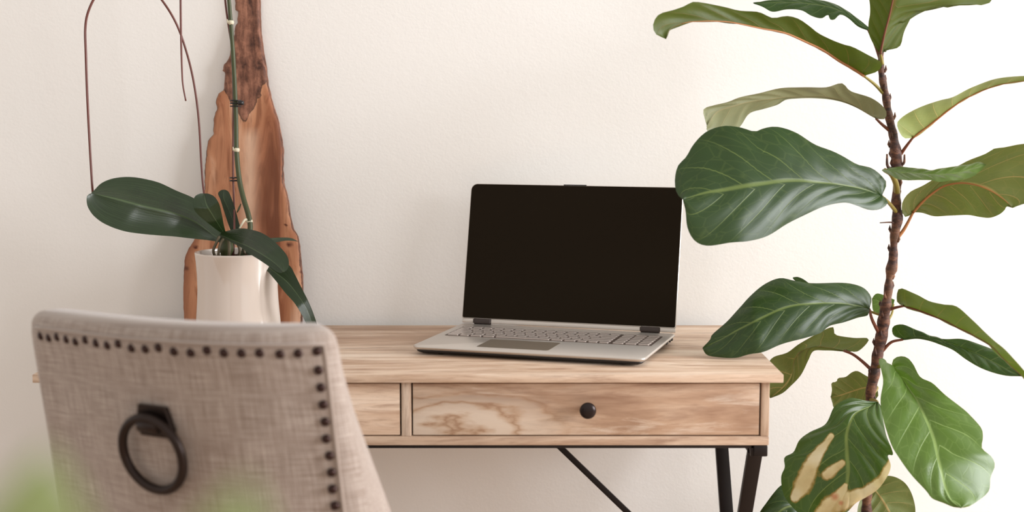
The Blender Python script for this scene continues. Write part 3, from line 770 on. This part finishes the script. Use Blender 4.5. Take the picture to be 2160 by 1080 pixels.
# H: small leaf at the top left
mid = [(942, 127), (900, 97), (850, 60), (800, 36), (740, 22), (650, 12), (550, 10), (458, 15)]
e1 = [(945, 115), (900, 78), (850, 42), (800, 16), (740, 2), (650, -8), (550, -2), (458, 14)]
e2 = [(942, 130), (900, 112), (860, 78), (825, 62), (800, 82), (780, 80), (772, 62), (745, 77), (700, 66), (660, 45), (600, 40), (540, 50), (500, 30), (458, 15)]
l, q = leaf(fig, M['fig'], mid, e1, e2, [0.30, 0.34, 0.36], 1.5, -0.7, True, 8, 0.002, cv=r7, wav=0.3, seed=7)
petiole(l, [(1858, 130, TY + 0.003), (1846, 95, 0.285)], 0.0022, M['petiole_b'], q)
# I: dark leaf drooping over the desk corner
mid = [(748, 225), (700, 210), (620, 200), (500, 200), (400, 215), (300, 258), (200, 308), (120, 352), (43, 388)]
e1 = [(748, 225), (758, 180), (730, 140), (680, 118), (620, 112), (520, 115), (430, 105), (370, 94), (310, 115), (250, 165), (200, 218), (150, 275), (85, 330), (76, 352), (43, 388)]
e2 = [(748, 225), (742, 250), (700, 260), (640, 280), (580, 295), (540, 325), (480, 345), (420, 360), (370, 375), (300, 405), (240, 415), (180, 430), (100, 426), (60, 416), (43, 388)]
l, q = leaf(fig, M['fig_dark'], mid, e1, e2, [0.22, 0.17, 0.14, 0.15], 0.7, -0.6, True, 7, 0.0027, cv=r8, slant=2.4, sag=-0.2)
petiole(l, [(1855, 705, TY), (1840, 675, 0.25)], 0.0026, M['petiole_b'], q)
# its curled back tip
l, q = leaf(fig, M['fig_dark'], [(500, 125), (460, 105), (425, 92)], [(500, 120), (470, 98), (445, 88), (425, 90)], [(500, 135), (460, 118), (435, 105), (425, 95)], [0.30, 0.31], 0.3, -0.3, True, 3, 0.001, N=14, HM=4, cv=r8)
petiole(l, [(1867, 668, TY), (1790, 640, 0.30)], 0.0018, M['petiole'], q)
# J: leaf hanging beside the desk
mid = [(640, 400), (580, 388), (520, 382), (460, 400), (430, 440), (420, 500), (390, 550), (330, 600)]
e1 = [(655, 396), (700, 402), (746, 350), (680, 345), (605, 332), (595, 300), (540, 320), (450, 372), (400, 408), (335, 432), (305, 500), (300, 560), (330, 600)]
e2 = [(640, 403), (600, 400), (560, 399), (512, 402), (490, 440), (460, 500), (415, 550), (380, 580), (330, 600)]
l, q = leaf(fig, M['fig'], mid, e1, e2, [0.30, 0.34, 0.38, 0.40], -0.2, 0.3, False, 7, 0.003, cv=r8, slant=1.8)
petiole(l, [(1846, 788, TY), (1822, 765, 0.28), (1800, 748, 0.29)], 0.0026, M['petiole_b'], q)
# K, L: leaves reaching right
mid = [(893, 211), (960, 232), (1040, 262), (1110, 297), (1180, 332), (1250, 372), (1320, 440), (1400, 515), (1450, 590), (1470, 680)]
e1 = [(893, 211), (865, 195), (866, 150), (885, 137), (950, 165), (1000, 190), (1060, 203), (1110, 210), (1160, 250), (1240, 325), (1320, 395), (1400, 480), (1465, 570), (1470, 680)]
e2 = [(893, 212), (960, 228), (1040, 258), (1110, 292), (1180, 326), (1250, 366), (1320, 432), (1400, 505), (1445, 590), (1470, 680)]
l, q = leaf(fig, M['fig_young'], mid, e1, e2, [0.25, 0.12, -0.05, -0.20], -0.5, 14.0, False, 9, 0.003, cv=r8, rib=(M['petiole_b'], 0.002, 0.8), label=None)
petiole(l, [(1866, 658, TY), (1885, 650, 0.265)], 0.0024, M['petiole_b'], q)
mid = [(890, 352), (960, 340), (1040, 358), (1100, 372), (1170, 400), (1240, 430), (1320, 475), (1388, 508)]
e1 = [(890, 352), (850, 335), (846, 300), (880, 288), (920, 300), (980, 330), (1060, 350), (1140, 350), (1220, 376), (1300, 408), (1360, 455), (1388, 508)]
e2 = [(890, 355), (960, 350), (1040, 372), (1100, 397), (1160, 440), (1230, 478), (1320, 505), (1388, 508)]
l, q = leaf(fig, M['fig'], mid, e1, e2, [0.26, 0.18, 0.08], 0.9, -0.9, True, 8, 0.003, cv=r8, wav=0.2)
petiole(l, [(1860, 742, TY), (1880, 722, 0.265)], 0.0024, M['petiole_b'], q)
# M: large pale leaf at lower right, hanging towards the camera
mid = [(835, 112), (920, 220), (990, 320), (1060, 460), (1100, 560), (1130, 680), (1150, 780), (1180, 900), (1220, 990), (1290, 1052)]
e1 = [(835, 112), (800, 100), (762, 45), (742, 70), (762, 140), (770, 210), (755, 320), (760, 400), (790, 520), (830, 640), (880, 720), (960, 830), (1060, 940), (1100, 990), (1180, 1020), (1240, 1045), (1290, 1052)]
e2 = [(835, 112), (840, 60), (880, 38), (930, 45), (970, 85), (1020, 175), (1100, 215), (1180, 290), (1270, 360), (1350, 430), (1430, 520), (1440, 590), (1435, 650), (1500, 710), (1522, 770), (1490, 850), (1480, 940), (1400, 1010), (1340, 1045), (1290, 1052)]
l, q = leaf(fig, M['fig_light'], mid, e1, e2, [0.20, 0.08, 0.0, -0.05], -0.25, 0.35, True, 6, 0.004, cv=rb, slant=2.2, wav=0.05)
petiole(l, [(1850, 775, TY), (1866, 770, 0.24)], 0.0026, M['petiole'], q)
# N: scorched leaf
mid = [(735, 350), (640, 392), (575, 430), (540, 500), (525, 570), (530, 680), (540, 800), (530, 900), (500, 1000), (470, 1110)]
e1 = [(735, 350), (650, 335), (560, 315), (490, 340), (440, 380), (385, 490), (280, 545), (210, 600), (170, 680), (110, 715), (112, 780), (88, 845), (100, 950), (140, 1020), (220, 1100), (320, 1140), (470, 1110)]
e2 = [(735, 350), (760, 380), (770, 450), (790, 560), (838, 690), (802, 702), (822, 770), (800, 840), (740, 925), (660, 980), (590, 1020), (530, 1080), (470, 1110)]
l, q = leaf(fig, M['fig_blotch'], mid, e1, e2, [0.22, 0.14, 0.08, 0.05], 0.25, -0.3, True, 6, 0.004, cv=rb, slant=2.2, wav=0.08, N=90, HM=22, label='leaf scorched with tan patches',
            blot=[(425, 575, 5, 300, 740, 12), (300, 740, 12, 240, 900, 17), (240, 900, 17, 180, 985, 9), (500, 755, 6, 400, 830, 10), (830, 760, 9, 760, 890, 12), (760, 890, 12, 640, 960, 11), (640, 960, 11, 420, 1040, 18), (420, 1040, 18, 380, 1110, 20), (520, 900, 4, 480, 980, 12)],
            spot=[(450, 980, 16), (490, 1020, 10)])
petiole(l, [(1833, 842, TY), (1848, 846, 0.245)], 0.0026, M['petiole'], q)
# O: small leaf behind the trunk
mid = [(720, 235), (640, 250), (560, 275), (480, 300), (420, 310)]
e1 = [(720, 200), (655, 165), (600, 135), (560, 145), (520, 175), (470, 182), (458, 206), (425, 215), (428, 260), (420, 310)]
e2 = [(740, 300), (700, 350), (640, 375), (540, 385), (450, 388), (430, 345), (420, 310)]
l, q = leaf(fig, M['fig'], mid, e1, e2, [0.31, 0.34, 0.35], -0.3, 0.3, False, 6, 0.003, N=30, cv=rb)
petiole(l, [(1836, 835, TY), (1850, 820, 0.295)], 0.0026, M['petiole'], q)
# P: leaf behind at the bottom
mid = [(690, 900), (760, 990), (820, 1090), (860, 1180), (880, 1250)]
e1 = [(690, 900), (640, 960), (600, 1060), (620, 1180), (750, 1250), (880, 1250)]
e2 = [(700, 890), (760, 845), (820, 838), (880, 858), (930, 900), (970, 980), (988, 1080), (960, 1190), (880, 1250)]
l, q = leaf(fig, M['fig'], mid, e1, e2, [0.33, 0.30, 0.27], -0.2, 0.2, False, 6, 0.004, cv=rb, slant=2.0)
petiole(l, [(1830, 1000, TY), (1836, 1015, 0.30)], 0.0026, M['petiole'], q)
# Q: dark leaf at the bottom left
mid = [(500, 1080), (300, 1060), (150, 1040), (60, 1090), (0, 1180), (-40, 1280)]
e1 = [(480, 980), (300, 900), (170, 878), (90, 900), (40, 950), (-5, 1010), (-60, 1090), (-90, 1180), (-40, 1280)]
e2 = [(500, 1180), (350, 1260), (200, 1300), (80, 1300), (-40, 1280)]
l, q = leaf(fig, M['fig_dark'], mid, e1, e2, [0.24, 0.20, 0.17], 0.35, -0.3, True, 6, 0.004, cv=rb, slant=2.0)
petiole(l, [(1829, 1110, TY), (1800, 1120, 0.262)], 0.0026, M['petiole'], q)
# R: sliver behind the trunk
l, q = leaf(fig, M['fig_light'], [(850, 205), (800, 195), (758, 180)], [(855, 185), (800, 162), (775, 160), (758, 180)], [(850, 215), (800, 240), (765, 235), (758, 180)], [0.32, 0.34], 0.4, -0.4, True, 4, 0.001, N=14, HM=5, cv=r8)
petiole(l, [(1862, 690, TY), (1880, 665, 0.30)], 0.002, M['petiole'], q)
bm = bmesh.new(); lathe(bm, [(0, 0), (0.105, 0), (0.112, 0.01), (0.135, 0.33), (0.137, 0.34), (0.128, 0.34), (0.125, 0.30), (0, 0.30)], (fig_pos.x, TY, 0), 48)
build('planter', bm, M['planter'], fig)
bm = bmesh.new(); lathe(bm, [(0.1245, 0.298), (0.1, 0.308), (0, 0.31)], (fig_pos.x, TY, 0), 32); build('soil', bm, M['soil'], fig)

# ------------------------------------------------------------------ wooden slab leaning on the wall
def s1_(p): return (150 + p[0] / 2.7, p[1] / 2.7)
def s2_(p): return (150 + p[0] / 2.7, 350 + p[1] / 2.7)
sp0 = Vector((0, 0.462, DESK_Z)); sn = Vector((0, -1, 0.085)).normalized()
slab_c = at_plane(512, 690, sp0, sn)
slab = thing('live_edge_board', 'reddish live edge wooden board leaning on the wall behind the orchid pot', 'board', (slab_c.x, 0.47, DESK_Z))
Lp = [(494, -70), (500, -50), (496, -20)] + [s1_(p) for p in [(930, 0), (932, 58), (948, 62), (945, 128), (930, 150), (925, 200), (905, 290), (890, 340), (864, 368), (860, 400), (874, 412), (868, 480), (865, 512), (836, 530), (822, 570), (826, 620), (808, 680), (806, 762), (777, 800), (766, 860), (755, 1000)]] + [s2_(p) for p in [(758, 130), (742, 260), (716, 370), (695, 425), (665, 470), (645, 520), (638, 600), (635, 700), (636, 800), (640, 900)]]
Rp = [(530, -70), (540, -50), (546, -20)] + [s1_(p) for p in [(1075, 0), (1076, 100), (1080, 180), (1086, 230), (1095, 300), (1108, 370), (1120, 480), (1150, 600), (1180, 690), (1200, 800), (1208, 850), (1205, 960), (1210, 1030)]] + [s2_(p) for p in [(1208, 90), (1235, 190), (1245, 280), (1265, 360), (1290, 400), (1300, 460), (1310, 560), (1318, 650), (1318, 800), (1312, 900)]]
def edge_at(E, y):
    for a, b in zip(E, E[1:]):
        if a[1] <= y <= b[1]: return a[0] + (b[0] - a[0]) * (y - a[1]) / max(b[1] - a[1], 1e-6)
    return E[-1][0] if y > E[-1][1] else E[0][0]
bm = bmesh.new(); lb = bm.verts.layers.float.new('bark'); lp_ = bm.verts.layers.float.new('pale'); lk = bm.verts.layers.float.new('knot')
NR, NC, TK = 220, 30, 0.018
def y_desk():
    lo, hi = 600, 760
    for _ in range(40):
        m_ = (lo + hi) / 2
        if at_plane(512, m_, sp0, sn).z > DESK_Z + 0.0005: lo = m_
        else: hi = m_
    return lo
YB = y_desk(); ytop = -70
rows_f, rows_b = [], []
for i in range(NR + 1):
    y = ytop + (YB - ytop) * i / NR
    xl, xr = edge_at(Lp, y), edge_at(Rp, y)
    rg = noise.noise(Vector((0, y * 0.09, 3))) * 1.8 + noise.noise(Vector((0, y * 0.3, 9))) * 0.9
    xl += rg * (1 if y < 560 else 0.3); xr += noise.noise(Vector((4, y * 0.08, 3))) * 1.0
    rf, rbk = [], []
    for j in range(NC + 1):
        u = j / NC; x = xl + (xr - xl) * u
        p = at_plane(x, y, sp0, sn); ed = min(u, 1 - u) * (xr - xl)
        rnd = 0.006 * max(0, 1 - ed / 7) ** 2
        v = bm.verts.new(p - sn * rnd + sn * 0.0015 * noise.noise(p * 30)); rf.append(v)
        vx = 512 + (4 if y > 200 else 0)
        vy = 262 - abs(x - vx) * (1.9 if x > vx else 1.8)              # bark tongue ending in a V
        k = 0.5 + (vy - y) / 26 + 0.5 * noise.noise(Vector((x * 0.09, y * 0.035, 0)))
        k = min(1, max(0, k)); k = max(k, 0.62 * max(0, 1 - (x - xl) / 5) if y < 400 else 0, 0.7 * max(0, 1 - (xr - x) / (5 + 6 * max(0, noise.noise(Vector((1, y * 0.02, 0)))))))
        if y > 540 and x < 455: k = max(k, 0.0)
        v[lb] = k
        cxp = 540 + 8 * math.sin(y / 60) - max(0, y - 380) * 0.05
        v[lp_] = math.exp(-((x - (527 - (y - 300) * 0.02)) / 16) ** 2) * min(1, max(0, (y - 265) / 25)) * min(1, max(0, (560 - y) / 80))
        v[lk] = max(math.exp(-(((x - ax) / r) ** 2 + ((y - ay) / r) ** 2)) for ax, ay, r in ((412, 521, 5), (611, 516, 6), (391, 566, 6), (636, 575, 4), (603, 475, 3)))
        rbk.append(bm.verts.new(at_plane(x, y, sp0, sn) - sn * (TK - rnd)))
    rows_f.append(rf); rows_b.append(rbk)
for i in range(NR):
    for j in range(NC):
        bm.faces.new((rows_f[i][j], rows_f[i + 1][j], rows_f[i + 1][j + 1], rows_f[i][j + 1]))
        bm.faces.new((rows_b[i][j], rows_b[i][j + 1], rows_b[i + 1][j + 1], rows_b[i + 1][j]))
    bm.faces.new((rows_f[i][0], rows_b[i][0], rows_b[i + 1][0], rows_f[i + 1][0])); bm.faces.new((rows_f[i][NC], rows_f[i + 1][NC], rows_b[i + 1][NC], rows_b[i][NC]))
for j in range(NC):
    bm.faces.new((rows_f[0][j], rows_f[0][j + 1], rows_b[0][j + 1], rows_b[0][j])); bm.faces.new((rows_f[NR][j], rows_b[NR][j], rows_b[NR][j + 1], rows_f[NR][j + 1]))
for r in rows_b:
    for v in r: v[lb] = 0.8
build('board', bm, M['slab'], slab)

# ------------------------------------------------------------------ orchid in white pot
PY = 0.315
pc = at(500, 530, PY)
orchid = thing('potted_orchid', 'orchid without flowers in a tall white glossy ceramic pot on the desk', 'plant', (pc.x, PY, DESK_Z))
PR = 88.0 / 3000 * (at(500, 530, PY) - CAM).dot(FW)
PH = at(500, 540, PY - PR).z - DESK_Z
bm = bmesh.new()
prof = [(0, 0.0), (0.88, 0.0), (0.97, 0.012), (1.01, 0.035), (1.02, 0.09), (1.0, 0.25), (0.965, 0.45), (0.95, 0.6), (0.955, 0.75), (0.975, 0.9), (0.995, 0.975), (0.998, 0.99), (0.988, 1.0), (0.965, 1.0), (0.952, 0.985), (0.94, 0.9), (0.92, 0.6), (0.92, 0.3)]
lathe(bm, [(a * PR, b * PH) for a, b in prof], (pc.x, PY, DESK_Z), 96)
build('pot', bm, M['pot'], orchid)
bm = bmesh.new(); random.seed(3)      # bark chips
for _ in range(240):
    a = random.uniform(0, 6.28); r = PR * 0.76 * math.sqrt(random.random()); c = Vector((pc.x + r * math.cos(a), PY + r * math.sin(a), DESK_Z + PH * 0.90 + random.uniform(-0.01, 0.005)))
    s = random.uniform(0.005, 0.010)
    Mx = Matrix.Translation(c) @ Matrix.Rotation(random.uniform(0, 6.28), 4, 'X') @ Matrix.Rotation(random.uniform(0, 6.28), 4, 'Z')
    box(bm, (-s, -s * 0.7, -s * 0.4), (s, s * 0.7, s * 0.4), s * 0.2, 1, Mx)
lathe(bm, [(PR * 0.93, PH * 0.86), (0, PH * 0.88)], (pc.x, PY, DESK_Z), 32)
o = build('bark_chips', bm, M['soil'], orchid, False); o['kind'] = 'stuff'
crown = at(472, 500, PY)
def o2(p): return Vector((150 + p[0] / 2.7, 350 + p[1] / 2.7))
def o5(p): return Vector((370 + p[0] / 3.375, 380 + p[1] / 3.375))
# long left leaf
mid = [(870, 430), (800, 385), (700, 315), (600, 275), (500, 250), (400, 225), (300, 200), (200, 175), (120, 157)]
e1 = [(880, 420), (820, 330), (740, 215), (690, 180), (600, 140), (500, 95), (400, 70), (310, 63), (230, 75), (170, 100), (130, 140), (115, 152)]
e2 = [(870, 440), (800, 425), (700, 415), (560, 400), (420, 388), (300, 372), (200, 335), (130, 285), (95, 235), (88, 190), (95, 165), (118, 155)]
l, q = leaf(orchid, M['orchid'], mid, e1, e2, [0.31, 0.29, 0.25, 0.22], 1.3, -0.25, True, 3, 0.0, cv=o2, slant=0, sag=0.35)
# small upright leaf
mid = [(350, 380), (310, 320), (260, 240), (220, 170), (205, 95)]
e1 = [(340, 385), (290, 350), (200, 280), (140, 220), (125, 160), (140, 115), (175, 95), (205, 95)]
e2 = [(360, 380), (345, 320), (330, 240), (312, 170), (280, 120), (240, 98), (205, 95)]
leaf(orchid, M['orchid'], mid, e1, e2, [0.30, 0.28, 0.27, 0.285], -0.3, 0.2, True, 3, 0.0, cv=o5, slant=0, N=36)
# narrow upright leaf behind
mid = [(440, 380), (410, 290), (375, 200), (345, 130), (345, 68)]
e1 = [(400, 380), (370, 300), (345, 220), (322, 140), (305, 95), (325, 72), (345, 68)]
e2 = [(475, 380), (452, 300), (430, 220), (400, 130), (380, 85), (360, 70), (345, 68)]
leaf(orchid, M['orchid'], mid, e1, e2, [0.345, 0.355, 0.36], 0.2, 0.2, True, 3, 0.0, cv=o5, slant=0, N=36)
# arched right leaf, tip curling down
mid = [(310, 385), (400, 425), (500, 465), (600, 520), (680, 570), (730, 610), (765, 655)]
e1 = [(340, 370), (420, 350), (500, 345), (600, 370), (680, 415), (740, 470), (790, 530), (808, 580), (800, 630), (765, 658)]
e2 = [(320, 395), (400, 445), (460, 475), (520, 520), (600, 570), (660, 610), (710, 645), (740, 658), (765, 658)]
leaf(orchid, M['orchid'], mid, e1, e2, [0.29, 0.23, 0.19, 0.17], 0.5, -0.3, True, 3, 0.0, cv=o5, slant=0, sag=0.1)
# long lower right leaf
mid = [(480, 470), (580, 560), (700, 650), (800, 730), (880, 830), (940, 930), (985, 1060), (1010, 1140)]
e1 = [(500, 440), (620, 500), (740, 560), (815, 610), (850, 670), (900, 770), (950, 870), (990, 970), (1015, 1060), (1010, 1140)]
e2 = [(470, 490), (540, 550), (620, 610), (700, 700), (780, 800), (850, 880), (910, 980), (950, 1060), (1010, 1140)]
leaf(orchid, M['orchid'], mid, e1, e2, [0.31, 0.27, 0.25, 0.26], 0.3, -0.5, True, 3, 0.0, cv=o5, slant=0)
# slender rear leaf
mid = [(560, 440), (640, 425), (700, 416), (760, 413), (820, 418), (876, 437)]
e1 = [(560, 430), (640, 415), (700, 409), (760, 407), (825, 412), (876, 437)]
e2 = [(560, 460), (640, 445), (720, 440), (780, 431), (830, 432), (876, 437)]
leaf(orchid, M['orchid'], mid, e1, e2, [0.33, 0.37, 0.40], 1.0, -1.0, True, 3, 0.0, cv=o5, slant=0, N=24, HM=5)
# crown, roots
bm = bmesh.new(); tube(bm, catmull([at(476, 545, PY), at(478, 520, PY), at(478, 495, 0.31)], 10), [0.008, 0.009, 0.011, 0.013, 0.013, 0.012, 0.011, 0.01, 0.009, 0.006], 12); build('crown', bm, M['stem'], orchid)
for P in ([(462, 500, .30), (455, 515, .28), (450, 530, .275), (456, 545, .28)], [(490, 502, .30), (500, 512, .275), (506, 530, .27), (498, 548, .28)], [(470, 505, .29), (463, 520, .27), (460, 545, .27)], [(500, 500, .31), (512, 515, .29), (516, 535, .28)], [(482, 505, .28), (484, 525, .262), (482, 545, .265)]):
    bm = bmesh.new(); tube(bm, catmull([at(*p) for p in P], 14), 0.0026, 8); build('root', bm, M['root'], orchid)
def stalk(name, P, r, mat, parent=orchid, label=None, n=60):
    bm = bmesh.new(); c = catmull([at(*p) for p in P], n)
    tube(bm, c, r if not hasattr(r, '__len__') else [lerplist(r, i / (n - 1)) for i in range(n)], 10)
    return build(name, bm, mat, parent, True, label)
st = stalk('flower_stem', [(478, -60, .37), (483, 0, .37), (487, 50, .37), (492, 120, .37), (496, 200, .37), (498, 260, .37), (499, 320, .365), (505, 380, .36), (514, 420, .35), (523, 450, .34), (528, 480, .335), (520, 520, .32), (505, 545, .315)], [0.0034, 0.0038, 0.0042, 0.0046, 0.005], M['stem'], label='green flower stem')
for x, y, yy in ((487, 47, .369), (499, 316, .365), (527, 467, .338)):
    bm = bmesh.new(); a = at(x, y + 4, yy); b = at(x + (1 if y < 400 else 0), y - 4, yy)
    tube(bm, [a, a.lerp(b, .5), b], [0.0048, 0.0055, 0.0042], 12); tube(bm, [a, a + Vector((-0.005, -0.002, 0.004)), a + Vector((-0.006, -0.002, 0.009))], [0.003, 0.002, 0.0005], 8)
    build('node_sheath', bm, M['sheath'], st)
stalk('keiki_shoot', [(505, 482, .33), (512, 470, .33), (518, 463, .335), (526, 466, .338)], [0.0015, 0.002, 0.0028], M['sheath'], n=12)
stalk('bract', [(500, 448, .345), (504, 440, .345), (508, 430, .35)], [0.0012, 0.002, 0.0008], M['stem'], n=10)
# thin brown stakes and dry stalks
sup = stalk('support_stake', [(470, -60, .375), (476, 10, .375), (483, 60, .375), (490, 110, .376), (492, 200, .378), (492, 280, .378), (492, 380, .374), (494, 440, .36), (494, 500, .33), (492, 545, .32)], 0.0019, M['wire'], label='thin red brown stake')
for x, y, w, n in ((499, 217, 13, 3), (498, 380, 12, 2)):
    bm = bmesh.new()
    for k in range(n):
        cy_ = y - 5 + k * 6; c = at(x - 2, cy_, .370); a_ = []
        for q_ in range(25):
            an = 2 * math.pi * q_ / 24; a_.append(c + Vector((0.0095 * math.cos(an), 0.008 * math.sin(an), 0)))
        tube(bm, a_, 0.0012, 6, False)
    if n == 3:
        c = at(508, y, .362); lathe(bm, [(0, -0.004), (0.005, -0.004), (0.006, 0), (0.005, 0.004), (0, 0.004)], c, 16)
    build('stem_clip', bm, M['clip'], st, True, 'small black plant clip')
stalk('dry_stalk', [(492, 545, .325), (470, 520, .33), (442, 470, .35), (430, 405, .375), (425, 350, .38), (419, 250, .38), (408, 170, .38), (392, 105, .38), (372, 50, .37), (345, 5, .36), (320, -22, .35), (280, -45, .34), (240, -42, .33), (205, -12, .325), (186, 25, .32), (180, 60, .32), (181, 110, .32), (184, 200, .32), (189, 300, .32), (194, 385, .31), (196, 410, .31)], [0.0018, 0.0020, 0.0021, 0.0023, 0.0021], M['wire'], label='arching red brown wire stalk ending at the long leaf', n=160)
stalk('dry_stalk', [(472, -60, .372), (460, -120, .37), (435, -155, .365), (405, -150, .36), (386, -110, .355), (381, -50, .352), (381, 0, .35), (382, 80, .35), (384, 150, .35), (386, 180, .35), (392, 213, .35)], [0.0018, 0.002, 0.002, 0.0014], M['wire'], label='red brown wire stalk with a free hanging end', n=90)

# ------------------------------------------------------------------ out of focus houseplant by the camera
hp = Vector((-0.125, -1.84, 0))
house = thing('potted_houseplant', 'blurred pale green houseplant leaf at the bottom left, close to the camera', 'plant', hp)
bm = bmesh.new(); lathe(bm, [(0, 0), (0.09, 0), (0.095, 0.01), (0.12, 0.42), (0.122, 0.43), (0.112, 0.43), (0.11, 0.39), (0, 0.39)], hp, 40); build('planter', bm, M['planter'], house)
bm = bmesh.new(); lathe(bm, [(0.109, 0.388), (0.05, 0.398), (0, 0.40)], hp, 32); build('soil', bm, M['soil'], house)
def free_leaf(base, tip, w, up, mat, parent, sagv=0.03):
    base, tip = Vector(base), Vector(tip); d = tip - base; side = d.cross(Vector(up)).normalized(); nn_ = side.cross(d).normalized()
    bm = bmesh.new(); uvl = bm.loops.layers.uv.new('UVMap'); n, h = 26, 6; V = []; UV_ = []
    for i in range(n):
        t = i / (n - 1); ww = w * math.sin(math.pi * min(1, 0.04 + t * 0.96) ** 0.8) ** 0.8
        c = base + d * t + nn_ * (sagv * math.sin(math.pi * t))
        for j in range(-h, h + 1):
            u = j / h; V.append(bm.verts.new(c + side * ww * u + nn_ * (0.15 * ww * u * u + 0.002 * math.sin(t * 20 + u * 3)))); UV_.append((u, 9 * t - 1.5 * abs(u) + 20))
    C = 2 * h + 1
    for i in range(n - 1):
        for j in range(C - 1):
            ids = (i * C + j, i * C + j + 1, (i + 1) * C + j + 1, (i + 1) * C + j); f = bm.faces.new([V[x] for x in ids])
            for l_, x in zip(f.loops, ids): l_[uvl].uv = UV_[x]
    return build('leaf', bm, mat, parent)
stalks = [((-0.100, -1.90, 0.97), (-0.058, -1.935, 1.111), 0.036, (0.3, -1, 0.2)), ((-0.12, -1.90, 0.95), (-0.102, -1.935, 1.118), 0.045, (0.1, -1, 0.3)),
          ((-0.10, -1.80, 0.80), (0.04, -1.76, 0.90), 0.045, (0, 0, 1)), ((-0.17, -1.84, 0.80), (-0.34, -1.80, 0.90), 0.05, (0, 0, 1)),
          ((-0.12, -1.88, 0.72), (-0.10, -2.02, 0.80), 0.045, (0, 0, 1)), ((-0.14, -1.80, 0.74), (-0.18, -1.64, 0.82), 0.05, (0, 0, 1))]
for b, t, w, up in stalks:
    lf = free_leaf(b, t, w, up, M['front'], house, 0.012)
    bm = bmesh.new(); b = Vector(b); base_ = Vector((hp.x + (b.x - hp.x) * 0.2, hp.y + (b.y - hp.y) * 0.2, 0.39))
    tube(bm, catmull([base_, base_.lerp(b, 0.5) + Vector((0, 0, 0.03)), b, b.lerp(Vector(t), 0.1)], 16), 0.003, 8); build('petiole', bm, M['stem'], lf)
